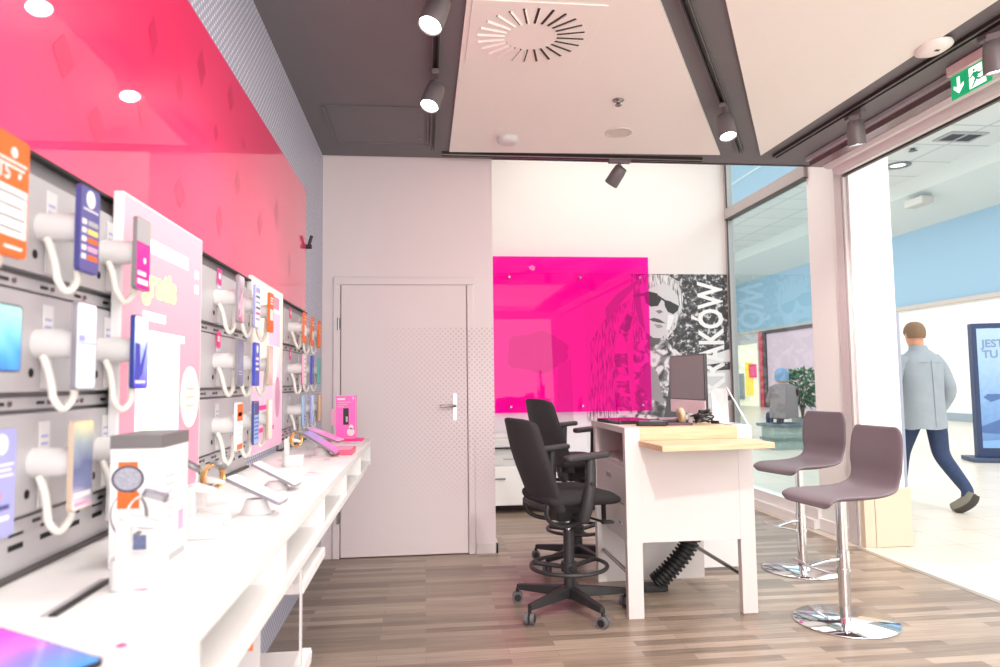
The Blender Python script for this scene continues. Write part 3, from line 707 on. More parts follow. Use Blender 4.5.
leaf(-.40,3.80,.09,.12,R(-14),'white leaflet with pink accent at the counter front edge',PINK)
leaf(-.62,3.22,.09,.1,R(10),'small leaflet with pink mark against the pale board',PINK)
leaf(-.42,4.05,.09,.12,R(-6),'pink edged leaflet on the far end of the counter',PINK)
leaf(-.40,.96,.05,.08,R(-25),'pale leaflet with pink stripe beside the near tablet',PINK)
b = MB(); b.box((-.563,1.13,CZ),(-.551,1.325,CZ+.004),BLACK); b.box((-.575,1.13,CZ),(-.563,1.325,CZ+.003),GREYP); tag(b.build('cable_channel'),'thin black and grey cable strip on the near counter','cable strip')

# ================================================================== CEILING FIXTURES
v = thing('ceiling_vent','square white ceiling vent with radial swirl slots','air vent',(.53,3.27,2.984))
b = MB(); b.box((-.31,-.31,-.006),(.31,.31,0),PANEL); b.build('plate', v, bevel=.002)
b = MB(); VS = mat('vent_slot',(70,58,56),.8)
for k in range(24):
    M = Matrix.Rotation(2*PI*k/24,4,'Z')
    b.box((.13,-.008,-.0068),(.265,.006,-.0058),VS,M=M)
b.build('slot_ring', v)
for k in range(24):
    M = Matrix.Rotation(2*PI*k/24,4,'Z')
    b = MB(); b.prism([(.13,.006,-.006),(.13,.009,-.006),(.13,.004,-.0145),(.13,.002,-.0145)],(.135,0,0),PANEL,M=M); b.build('fin', v)
b = MB(); b.lathe([(.072,0),(.075,-.012),(.07,-.036),(.05,-.046),(.0,-.048)],WHITE2,c=(0,0,0)); o = b.build('smoke_detector'); o.location = (.586,4.70,2.984); tag(o,'white dome smoke detector on the ceiling panel','smoke detector')
b = MB(); b.lathe([(.035,0),(.035,-.006),(.012,-.008),(.012,-.03),(.02,-.032),(.02,-.036),(.0,-.036)],STEEL,n=20); o = b.build('sprinkler'); o.location = (1.182,4.0,2.984); tag(o,'small metal sprinkler head on the ceiling panel','sprinkler')
s = thing('ceiling_speaker','round pale speaker grille in the ceiling panel','speaker',(1.34,4.54,2.984))
b = MB(); b.lathe([(.095,0),(.095,-.006),(.08,-.008),(.078,-.004)],WHITE2); b.build('rim', s)
b = MB(); b.lathe([(.078,-.004),(.0,-.005)],mat('speaker_grille',(214,202,196),.7,var=.15,scale=400)); b.build('grille', s)
b = MB(); b.lathe([(.10,0),(.105,-.014),(.07,-.030),(.0,-.034)],PANEL,n=28,sx=.72); b.box((-.012,-.03,-.034),(.012,-.012,-.026),BLACK); o = b.build('motion_sensor'); o.location = (2.63,3.2,2.984); tag(o,'pale oval motion sensor at the ceiling panel edge','sensor')
h = thing('access_hatch','charcoal access hatch in the dark ceiling','hatch',(-.3,4.59,3.0))
b = MB()
for lo,hi in (((-.33,-.34,-.008),(.34,-.32,0)),((-.33,.32,-.008),(.34,.34,0)),((-.33,-.34,-.008),(-.31,.34,0)),((.32,-.34,-.008),(.34,.34,0))): b.box(lo,hi,DARKC)
b.build('frame', h, bevel=.002)
b = MB(); b.box((-.305,-.315,-.004),(.305,.315,-.001),DARKC); b.build('door', h)
b = MB(); b.cyl((.27,.2,-.007),(.27,.2,-.004),.014,STEEL,n=14); b.build('latch', h)

TRK = mat('track_dark',(52,46,46),.4,.3); TRKE = mat('track_edge',(170,160,156),.3,.6)
def track(a, c, label):
    a = Vector((*a,2.972)); c = Vector((*c,2.972)); L = (c-a).length; an = math.atan2(c.y-a.y,c.x-a.x)
    t = thing('lighting_track',label,'track',a,an)
    b = MB(); b.box((0,-.018,0),(L,-.008,.028),TRK); b.box((0,.008,0),(L,.018,.028),TRK); b.box((0,-.008,.02),(L,.008,.028),TRK); b.build('rail', t)
    b = MB(); b.box((0,-.0195,0),(L,-.018,.006),TRKE); b.box((0,.018,0),(L,.0195,.006),TRKE); b.build('edge_strip', t)
    return t
track((.066,.3),(.066,4.98),'dark lighting track along the left charcoal ceiling')
track((.135,5.085),(2.16,5.085),'dark lighting track along the front of the ceiling edge')
track((.70,.40),(.70,1.60),'dark lighting track added to carry the desk spotlight, out of the photograph to the front')  # track added out of view to hold the spotlight for the desk shadow
track((.75,2.2),(2.384,4.879),'dark diagonal lighting track between the ceiling panels')
track((2.82,.6),(2.70,4.97),'dark lighting track beside the shop entrance')

SPB = mat('spot_grey',(112,106,108),.45,.2)
def spotlight(px, py, d, label, fins=False, on=True, energy=22, rz=0, cone=75, lensm=None):
    t = thing('track_spotlight',label,'spotlight',(px,py,2.972),0,'grey track spotlights')
    b = MB(); M = Matrix.Rotation(rz,4,'Z'); b.box((-.085,-.02,-.028),(.085,.02,.0),SPB,M=M); b.build('adapter', t, bevel=.003)
    b = MB(); b.cyl((0,0,-.028),(0,0,-.075),.012,SPB,n=14); b.cyl((0,0,-.05),(0,0,-.066),.022,SPB,n=18); b.build('stem', t)
    d = Vector(d).normalized(); c = Vector((0,0,-.085)); s0 = c - d*.03; e = c + d*.125
    q = d.to_track_quat('Z','Y').to_matrix().to_4x4(); Q = Matrix.Translation(s0) @ q; L = (e-s0).length
    b = MB(); b.lathe([(.0,.0),(.040,.0),(.047,.006),(.052,.05),(.055,L-.004),(.053,L),(.049,L),(.048,L-.012)],SPB,M=Q,n=32)
    b.build('lamp_body', t)
    if fins:
        b = MB()
        for k in range(9):
            b.cbox((0,-.032+.008*k,-.016),(.06,.003,.032),SPB,M=Q)
        b.build('heat_sink', t)
    b = MB(); b.lathe([(.048,L-.012),(.0,L-.010)],lensm or LENSW,M=Q,n=32); b.build('lens', t)
    if on:
        ld = bpy.data.lights.new('spot_beam','SPOT'); ld.energy = energy; ld.spot_size = R(cone); ld.spot_blend = .7; ld.shadow_soft_size = .04; ld.color = (1,.95,.9)
        lo = bpy.data.objects.new('spot_beam',ld); COL.objects.link(lo); lo.parent = t
        lo.location = e + d*.01; lo.rotation_euler = d.to_track_quat('-Z','Y').to_euler()
    return t
spotlight(.066,2.56,(-.30,-.30,-.9),'grey spotlight at the very top of the frame on the left track',rz=PI/2)
spotlight(.066,2.86,(-.30,-.30,-.9),'grey spotlight with glowing lens, second along the left track',rz=PI/2)
spotlight(.066,3.72,(-.28,-.34,-.9),'grey spotlight farthest along the left track beside the hatch',rz=PI/2)
spotlight(1.87,4.03,(.02,-.30,-.95),'grey spotlight on the diagonal track between ceiling panels',rz=R(58.6),energy=30)
LENSD = mat('lamp_lens_warm',(255,236,220),.4,emit=6)
spotlight(1.50,5.085,(-.45,.5,-.75),'grey spotlight aimed at the photo wall from the front track',energy=30,cone=90)
spotlight(2.755,4.05,(.12,.12,-.98),'grey finned spotlight next to the column on the entrance track',fins=True,rz=PI/2,energy=70,cone=125)
spotlight(2.79,3.0,(.12,.12,-.98),'grey finned spotlight in front of the exit sign',fins=True,rz=PI/2,energy=40)

spotlight(.70,1.15,(.6,2.3,-1.95),'grey spotlight above the camera, nearest of all',rz=PI/2,energy=140,cone=58)
# exit sign
GRN = mat('exit_green',(16,160,104),.4,emit=.5); EXW = mat('exit_white',(250,250,248),.5,emit=.8)
ex = thing('exit_sign','green emergency exit sign with arrow and running figure hanging by the entrance','exit sign',(2.93,3.31,2.858))
b = MB(); b.box((-.03,-.16,.095),(.03,.17,.16),mat('exit_housing',(240,214,212),.4)); b.build('housing', ex, bevel=.004)
b = MB(); b.box((-.004,-.155,-.062),(.004,.165,.095),GRN); b.build('panel', ex)
b = MB()
def P(u, v): return (-.0048, .165-.32*u, -.062+.157*v)     # u: left->right seen from inside, v: up
def pl(pts, m, dx=0): b.poly([(P(*p)[0]-dx,P(*p)[1],P(*p)[2]) for p in pts], m)
pl([(.16,.86),(.24,.86),(.24,.45),(.33,.56),(.33,.42),(.20,.16),(.07,.42),(.07,.56),(.16,.45)],EXW)
pl([(.47,.93),(.80,.93),(.80,.3),(.88,.3),(.88,.08),(.47,.08)],EXW)
b.build('arrow_and_doorway', ex)
b = MB()
b.poly([(P(.60+.03*math.cos(a*PI/8),.78+.062*math.sin(a*PI/8))[0]-.0008,)+P(.60+.03*math.cos(a*PI/8),.78+.062*math.sin(a*PI/8))[1:] for a in range(16)],GRN)
pl([(.58,.70),(.68,.66),(.70,.45),(.62,.42),(.57,.55)],GRN,.0008); pl([(.66,.68),(.75,.58),(.80,.62),(.79,.54),(.73,.5),(.65,.58)],GRN,.0008)
pl([(.58,.70),(.50,.56),(.46,.60),(.47,.53),(.52,.5),(.6,.62)],GRN,.0008); pl([(.64,.46),(.74,.36),(.84,.38),(.84,.32),(.72,.28),(.60,.42)],GRN,.0008); pl([(.62,.46),(.58,.30),(.52,.12),(.56,.12),(.63,.28),(.68,.42)],GRN,.0008)
b.build('running_figure', ex)
b = MB(); b.tube([(0,.0,.16),(0,.0,.21)],.006,WHITE2) if False else b.box((-.02,-.05,.16),(.02,.05,.166),WHITE2); b.build('bracket', ex); ex.scale = (.85,.85,.85)

# ================================================================== RECESS
MY = 7.243
def Mz(zx, zy): return (2.289+zx*.001754, 0, 2.575-zy*.001739)
mu = thing('wall_mural','black and white photo mural of a person in sunglasses with KRAKÓW lettering','mural',(0,MY,0))
def mural_bg():
    m, nt, bs = nodes_mat('mural_foliage')
    tc = nt.nodes.new('ShaderNodeTexCoord'); nz = nt.nodes.new('ShaderNodeTexNoise'); nz.inputs['Scale'].default_value = 17; nz.inputs['Detail'].default_value = 5; nz.inputs['Roughness'].default_value = .7
    nt.links.new(tc.outputs['Object'], nz.inputs['Vector'])
    c = ramp(nt, nz.outputs['Fac'], [(.44, srgb((58,58,60))), (.54, srgb((92,92,94))), (.60, srgb((214,212,212)))])
    nt.links.new(c, bs.inputs['Base Color']); bs.inputs['Roughness'].default_value = .6
    return m
def mural_coat():
    m, nt, bs = nodes_mat('mural_jacket')
    tc = nt.nodes.new('ShaderNodeTexCoord'); wv = nt.nodes.new('ShaderNodeTexNoise'); wv.inputs['Scale'].default_value = 6; wv.inputs['Detail'].default_value = 4; wv.inputs['Distortion'].default_value = 1.6
    nt.links.new(tc.outputs['Object'], wv.inputs['Vector'])
    c = ramp(nt, wv.outputs['Fac'], [(.38, srgb((70,70,72))), (.48, srgb((150,150,152))), (.56, srgb((226,224,224)))])
    nt.links.new(c, bs.inputs['Base Color']); bs.inputs['Roughness'].default_value = .6
    return m
MF = mural_bg(); MJ = mural_coat()
def mg(v): return mat(f'mural_grey_{v}',(v,v,v+1),.6)
def hairm():
    m, nt, bs = nodes_mat('mural_hair')
    tc = nt.nodes.new('ShaderNodeTexCoord'); mp = nt.nodes.new('ShaderNodeMapping'); mp.inputs['Rotation'].default_value = (0,.6,0); mp.inputs['Scale'].default_value = (60,1,8)
    nz = nt.nodes.new('ShaderNodeTexNoise'); nz.inputs['Scale'].default_value = 1; nz.inputs['Detail'].default_value = 3
    nt.links.new(tc.outputs['Object'], mp.inputs[0]); nt.links.new(mp.outputs[0], nz.inputs['Vector'])
    c = ramp(nt, nz.outputs['Fac'], [(.36, srgb((90,90,92))), (.52, srgb((206,205,205))), (.7, srgb((240,239,239)))])
    nt.links.new(c, bs.inputs['Base Color']); bs.inputs['Roughness'].default_value = .6
    return m
MH = hairm()
HSOFT = hairm(); HSOFT.name = 'mural_hair_soft'
b = MB(); b.box((.53,0,.5),(3.325,.006,2.425),MF); b.build('print_sheet', mu)
b = MB()
LAYN = [0]
def mp(pts, m, lay):
    LAYN[0] += 1; b.poly([(Mz(*p)[0],-.00012*LAYN[0]-.0004,Mz(*p)[2]) for p in pts], m)
mp([(-30,520),(60,480),(180,500),(240,560),(330,640),(360,800),(380,1100),(-350,1100),(-330,700),(-160,600)],MJ,1)
mp([(200,620),(260,680),(270,1000),(200,1100),(150,1000),(190,800)],mg(84),2); mp([(60,640),(120,700),(160,900),(60,860),(0,760)],mg(150),2)
mp([(-330,420),(-300,300),(-200,200),(-60,110),(60,88),(200,92),(270,130),(300,240),(290,300),(250,420),(180,500),(60,500),(-60,520),(-200,480)],MH,2)
mp([(-260,380),(-230,300),(-120,250),(-60,330),(-80,440),(-180,470)],mg(140),3)
mp([(-20,230),(30,150),(100,125),(200,150),(262,215),(272,300),(238,390),(200,440),(150,490),(95,485),(50,450),(0,380)],mg(206),3)
mp([(-20,230),(20,170),(30,300),(50,440),(10,390)],mg(140),4)
mp([(45,205),(80,195),(132,208),(158,250),(135,288),(90,292),(60,270)],mg(58),4); mp([(176,248),(215,258),(272,288),(262,318),(232,340),(198,325),(180,290)],mg(58),4)
mp([(128,212),(182,248),(180,262),(128,226)],mg(70),4); mp([(-20,215),(50,205),(55,222),(-20,235)],mg(70),4)
mp([(118,318),(150,312),(168,326),(140,336)],mg(120),4); mp([(72,370),(110,362),(145,372),(182,398),(150,394),(100,384)],mg(84),4); mp([(105,402),(150,404),(164,420),(130,428)],mg(150),4)
mp([(60,455),(100,487),(150,490),(130,530),(70,520)],mg(96),4); mp([(200,340),(240,350),(210,430),(185,440)],mg(232),4)
mp([(40,120),(120,100),(210,112),(250,150),(150,150),(60,190)],MH,5)
DK = mg(178)
mp([(-1000,88),(-330,88),(-330,1190),(-1000,1190)],mg(222),1); mp([(-330,88),(-30,88),(-30,1190),(-330,1190)],mg(214),1)
mp([(-634+(190+22*math.sin(a*.9))*math.cos(a*PI/12)-0,570+(125+14*math.cos(a*1.3))*math.sin(a*PI/12)) for a in range(24)],DK,6)
mp([(-500,640),(-420,620),(-410,1010),(-520,1010)],mg(196),6)
mp([(-330,1000),(-300,700),(-300,520),(-230,400),(-140,300),(-40,250),(-120,380),(-150,520),(-130,760),(-120,1000)],HSOFT,6)
mp([(-150,1000),(-140,760),(-150,600),(-110,420),(-60,330),(-20,330),(-70,520),(-60,800),(-40,1000)],MJ,6)
mp([(-200,300),(-120,210),(0,130),(40,120),(-40,200),(-130,300),(-190,420)],mg(160),6)
# van and street corner under the letters
mp([(400,620),(590,560),(590,640),(420,660)],mg(226),2); mp([(420,700),(590,690),(590,900),(440,930)],mg(210),2); mp([(430,930),(590,900),(590,1100),(420,1100)],mg(186),2); mp([(500,860),(590,850),(590,880),(500,890)],mg(90),3)
b.build('portrait', mu)
b = MB(); LW = mat('mural_letter_white',(236,235,234),.6)
MR = Matrix.Translation((3.25,-.008,2.335)) @ Matrix.Rotation(PI/2,4,'X') @ Matrix.Rotation(PI/2,4,'Z')
b.text('KRAKÓW',.395,LW,MR,bold=.009,sx=.70,align='RIGHT'); b.build('lettering', mu)

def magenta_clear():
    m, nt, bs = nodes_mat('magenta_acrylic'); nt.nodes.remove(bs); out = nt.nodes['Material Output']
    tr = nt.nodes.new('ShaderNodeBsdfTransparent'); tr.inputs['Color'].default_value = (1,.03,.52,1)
    glow = nt.nodes.new('ShaderNodeEmission'); glow.inputs['Color'].default_value = (1,.0,.36,1); glow.inputs['Strength'].default_value = .95  # emission added to brighten the sheet; the acrylic is no lamp
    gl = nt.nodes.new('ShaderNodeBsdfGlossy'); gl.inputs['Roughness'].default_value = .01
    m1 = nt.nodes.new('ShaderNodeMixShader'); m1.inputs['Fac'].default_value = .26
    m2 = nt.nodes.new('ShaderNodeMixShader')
    nt.links.new(tr.outputs[0], m1.inputs[1]); nt.links.new(glow.outputs[0], m1.inputs[2])
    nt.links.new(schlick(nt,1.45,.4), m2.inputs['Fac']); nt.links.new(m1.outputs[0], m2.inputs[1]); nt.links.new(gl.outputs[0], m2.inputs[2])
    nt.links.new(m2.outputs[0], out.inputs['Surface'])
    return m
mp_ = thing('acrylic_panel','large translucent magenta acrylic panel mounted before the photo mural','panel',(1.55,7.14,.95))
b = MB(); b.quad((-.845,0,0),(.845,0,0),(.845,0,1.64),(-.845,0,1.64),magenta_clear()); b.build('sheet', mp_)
for x in (-.66,.1,.75):
    for z in (.06,1.42):
        b = MB(); b.cyl((x,-.004,z),(x,.097,z),.012,STEEL,n=14); b.build('standoff', mp_)

cab = thing('low_cabinet','low white office cabinet on castors below the pink panel','cabinet',(1.25,6.72,0))
b = MB(); b.box((-.70,0,.08),(.9,.45,.45),WHITE); b.build('carcass', cab, bevel=.003)
for k in range(2):
    f = MB(); f.box((-.695+.80*k,-.016,.085),(.095+.80*k,0,.445),WHITE); d_ = f.build('drawer', cab, bevel=.002)
    f = MB(); f.box((-.58+.8*k,-.028,.33),(-.48+.8*k,-.016,.345),GREYD); f.build('handle', d_)
for x in (-.6,-.1,.4,.85):
    f = MB(); f.cyl((x-.015,.06,.035),(x+.015,.06,.035),.035,BLACK,n=18); f.box((x-.02,.03,.06),(x+.02,.09,.08),BLACK); f.build('castor', cab)
pr = thing('printer','white office printer with paper drawers on the low cabinet','printer',(.83,6.78,.45))
b = MB(); b.box((-.25,0,0),(.2,.38,.26),WHITE2); b.build('housing', pr, bevel=.01)
b = MB(); b.box((-.24,-.006,.02),(.19,0,.10),WHITE2); b.box((-.07,-.010,.06),(.03,-.005,.075),GREYP); b.build('paper_drawer', pr, bevel=.004)
b = MB(); b.box((-.22,-.04,.17),(.18,.1,.185),BLACK); b.box((-.2,-.03,.185),(.16,.1,.19),GREYP); b.build('output_tray', pr)
b = MB(); b.box((-.25,.05,.26),(.2,.38,.30),WHITE2); b.build('scanner_lid', pr, bevel=.008)
b = MB(); b.box((-.30,0,0),(.25,.30,.006),PRINTW); o = b.build('paper_stack',bevel=.001); o.location = (1.45,6.8,.45); tag(o,'flat stack of white paper on the low cabinet','paper')

# ================================================================== DESK
dk = thing('service_desk','white service desk with tall end panel and pale wood top band','desk',(1.08,3.69,0))
W_, TZ = .725, 1.018; D_ = .76
b = MB(); b.box((0,0,0),(.085,.045,TZ),DESKW); b.build('leg', dk, bevel=.002)
b = MB(); b.box((W_-.085,0,0),(W_,.045,TZ),DESKW); b.build('leg', dk, bevel=.002)
b = MB(); b.box((.085,.002,.40),(W_-.085,.042,.948),DESKW); b.build('end_panel', dk)
b = MB(); b.box((.085,.0,.948),(W_-.085,.045,TZ-.001),WOOD); b.build('apron', dk, bevel=.001)
b = MB(); b.box((0,.045,.985),(.085,D_,TZ),DESKW); b.box((W_-.085,.045,.985),(W_,D_,TZ),DESKW); b.box((.085,.045,.985),(W_-.085,D_,TZ-.001),WOOD); b.build('desk_top', dk)
SH = [(.075,-.004),(.70,-.004),(.715,-.27),(.095,-.33)]
b = MB(); b.prism([(x,y,.918) for x,y in SH],(0,0,.03),WOOD); b.build('wood_shelf', dk, bevel=.002)
b = MB(); b.box((.012,.70,0),(W_-.012,D_,.985),DESKW); b.build('rear_panel', dk)
b = MB(); b.box((.0,.66,.4),(.04,.70,.985),DESKW); b.build('rear_post', dk)
b = MB(); b.box((.012,.045,.80),(.42,.70,.82),DESKW); b.box((.40,.045,.4),(.42,.70,.985),DESKW); b.build('open_tray', dk)
dr = MB(); dr.box((.004,.05,.60),(.025,.66,.795),DESKW); dr = dr.build('drawer', dk, bevel=.002)
f = MB(); f.box((-.002,.30,.71),(.004,.40,.735),GREYD); f.build('handle', dr)
f = MB(); f.box((.004,.05,.40),(.025,.45,.59),DESKW); dr2 = f.build('door', dk, bevel=.002)
f = MB(); f.box((-.002,.10,.48),(.004,.15,.50),GREYD); f.build('handle', dr2)
b = MB(); b.box((.03,.45,.40),(.39,.69,.60),HOLE); b.build('recess_shade', dk)  # solid black block stands in for the shade inside the opening
for x in (.05,W_-.07):
    b = MB(); b.cyl((x,.045,.2),(x,.70,.2),.012,STEEL,n=16); b.build('foot_rail', dk)
for x in (.04,W_-.045):
    b = MB(); b.cyl((x,.022,-.0),(x,.022,.008),.015,BLACK,n=14); b.build('foot', dk)
cb = thing('pedestal_cabinet','plain white pedestal cabinet behind the service desk','cabinet',(1.83,4.53,0))
b = MB(); b.box((0,0,.02),(.26,.5,.62),WHITE); b.build('carcass', cab if False else cb, bevel=.003)
b = MB(); b.box((.01,.01,0),(.25,.49,.02),GREYD); b.build('plinth', cb)
# corrugated cable sleeve
cs = thing('cable_sleeve','black corrugated cable sleeve curling from desk underside to floor','cable sleeve',(1.40,4.18,0))
path = spline([(.22,-.06,.47),(.22,-.07,.38),(.17,-.06,.25),(.08,-.03,.13),(.0,-.0,.045)],22)
b = MB(); b.tube(path,[.052+.008*(1 if i%4<2 else -1) for i in range(len(path))],BLACK,n=18); b.build('corrugated_tube', cs)
b = MB(); b.prism([(x-.02,y,0) for x,y in rounded(.17,.10,.03)],(0,0,.035),BLACK); b.build('floor_plate', cs, bevel=.004)
b = MB(); b.tube(spline([(.24,-.09,.47),(.27,-.10,.42),(.29,-.10,.44),(.28,-.09,.48)],6),.003,BLACK,n=6); b.build('wire_loop', cs)

# things on the desk
DZ = TZ
lp = thing('laptop','closed dark laptop with a pink reflection tinted into its lid, near the left desk edge','laptop',(1.23,4.16,DZ),R(8))
b = MB(); b.prism([(x,y,0) for x,y in rounded(.25,.34,.012)],(0,0,.012),BLACK); b.build('base', lp)
b = MB(); b.prism([(x,y,.0125) for x,y in rounded(.25,.34,.012)],(0,0,.008),mat('laptop_lid',(70,40,52),.18,coat=.6)); b.build('lid', lp)  # pink reflection is mixed into the dark lid colour
am = thing('computer_screen','all in one computer screen with light chin turned towards the office chairs','monitor',(1.66,4.26,DZ),R(4))
b = MB(); b.prism([(0,y,z) for y,z in [(-.25,.075),(.25,.075),(.25,.415),(-.25,.415)]],(.02,0,0),mat('screen_back',(60,58,60),.4)); b.build('casing', am, bevel=.005)
b = MB(); b.quad((-.001,.24,.135),(-.001,-.24,.135),(-.001,-.24,.408),(-.001,.24,.408),mat('screen_off',(120,112,116),.12,coat=.5)); b.build('display', am)  # grey reflection on the switched-off display, painted as its colour
b = MB(); b.box((-.0015,-.249,.045),(.02,.249,.13),mat('screen_chin',(228,206,214),.35)); b.build('chin', am, bevel=.003)  # pinkish tone is a reflection painted onto the silver chin
b = MB(); b.prism([(.03,-.06,0),(.03,.06,0),(.12,.06,0),(.12,-.06,0)],(0,0,.006),STEEL); b.prism([(.02,-.05,.12),(.02,.05,.12),(.09,.05,.0),(.09,-.05,.0)],(.012,0,0),STEEL); b.build('stand', am)
nb = thing('notebook','dark notebook with grey pages on the desk behind the card reader','notebook',(1.49,4.15,DZ),R(-12))
b = MB(); b.box((-.11,-.08,0),(.11,.08,.014),BLACK); b.build('cover', nb, bevel=.002)
b = MB(); b.box((-.06,-.05,.014),(.07,.06,.024),mat('mauve_pad',(170,136,150),.5)); b.build('pad', nb, bevel=.002)
cr = thing('card_reader','black card reader with grey keys at the front of the desk','card reader',(1.28,3.83,DZ),R(70))
b = MB(); b.prism([(x,y,0) for x,y in rounded(.085,.17,.015)],(0,0,.026),BLACK); b.build('case', cr, bevel=.004)
b = MB(); b.box((-.03,.02,.026),(.03,.07,.028),mat('reader_screen',(110,120,126),.2)); b.box((-.03,-.06,.026),(.03,.01,.0275),GREYD); b.build('keypad', cr)
mo = thing('mobile_phone','black screened phone with maroon body lying on the desk wood','phone',(1.44,3.84,DZ),R(85))
b = MB(); b.prism([(x,y,0) for x,y in rounded(.075,.15,.012)],(0,0,.012),mat('phone_maroon',(80,20,44),.2)); b.build('body', mo)  # body coloured maroon, screen black
b = MB(); b.prism([(x,y,.012) for x,y in rounded(.068,.14,.01)],(0,0,.001),BLACK); b.build('screen', mo)
tr_ = thing('tape_roll','beige tape roll standing on the desk','tape',(1.52,4.0,DZ))
b = MB(); b.lathe([(.022,-.012),(.045,-.012),(.045,.012),(.022,.012),(.022,-.012)],mat('tape_beige',(196,178,150),.5),M=Matrix.Translation((0,0,.045)) @ Matrix.Rotation(R(80),4,'Y')); b.build('tape', tr_)
hs = thing('cable_bundle','tangled bundle of black cables and plugs in front of the computer screen','cables',(1.60,3.88,DZ))
rnd = random.Random(3); b = MB()
for k in range(7):
    a0 = rnd.uniform(0,6); r1 = rnd.uniform(.03,.06); hz = rnd.uniform(.02,.075); ph = rnd.uniform(0,6)
    b.tube([(r1*math.cos(a0+i*.42)*1.2, r1*math.sin(a0+i*.42), .008+hz*abs(math.sin(i*.21+ph))) for i in range(16)],.0045,BLACK,n=7)
b.build('cable', hs)
for (x,y,z,rz_) in ((.02,.05,.07,.5),(-.03,-.02,.02,1.4),(.06,-.04,.012,2.2)):
    b = MB(); b.cbox((0,0,0),(.045,.022,.018),BLACK,M=Matrix.Translation((x,y,z)) @ Matrix.Rotation(rz_,4,'Z')); b.build('plug', hs, bevel=.003)
b = MB(); b.cyl((-.05,.03,.008),(-.05,.03,.05),.022,GREYP,n=18); b.build('cable_clip', hs)
sg = thing('sign_holder','white slanted sign holder leaning back at the right edge of the desk','sign holder',(1.752,3.87,DZ))
ACR = mat('sign_holder_white',(226,222,222),.25)
b = MB(); b.prism([(-.05,-.15,.002),(-.05,-.142,.002),(-.05,.118,.205),(-.05,.110,.205)],(.10,0,0),glass_mat('clear_acrylic',(.93,.92,.92,1),1.6)); b.box((.046,0,0),(.05,.001,.001),ACR); b.prism([(.0465,-.152,.001),(.0465,-.140,.001),(.0465,.120,.206),(.0465,.108,.206)],(.006,0,0),ACR); b.build('front_sheet', sg)
b = MB(); b.prism([(-.05,-.15,0),(-.05,.10,0),(-.05,.10,.004),(-.05,-.15,.004)],(.10,0,0),ACR); b.prism([(-.05,.094,.0),(-.05,.10,.0),(-.05,.116,.2),(-.05,.110,.2)],(.10,0,0),ACR); b.build('foot', sg)
pp = thing('paper_sheet','white paper sheets fanned out on the desk beside the laptop','paper',(1.50,4.35,DZ),R(6))
b = MB(); b.box((-.1,-.07,0),(.1,.07,.003),PRINTW); b.box((-.09,-.06,.003),(.11,.075,.005),PRINTW,M=Matrix.Rotation(.2,4,'Z')); b.build('sheet', pp)

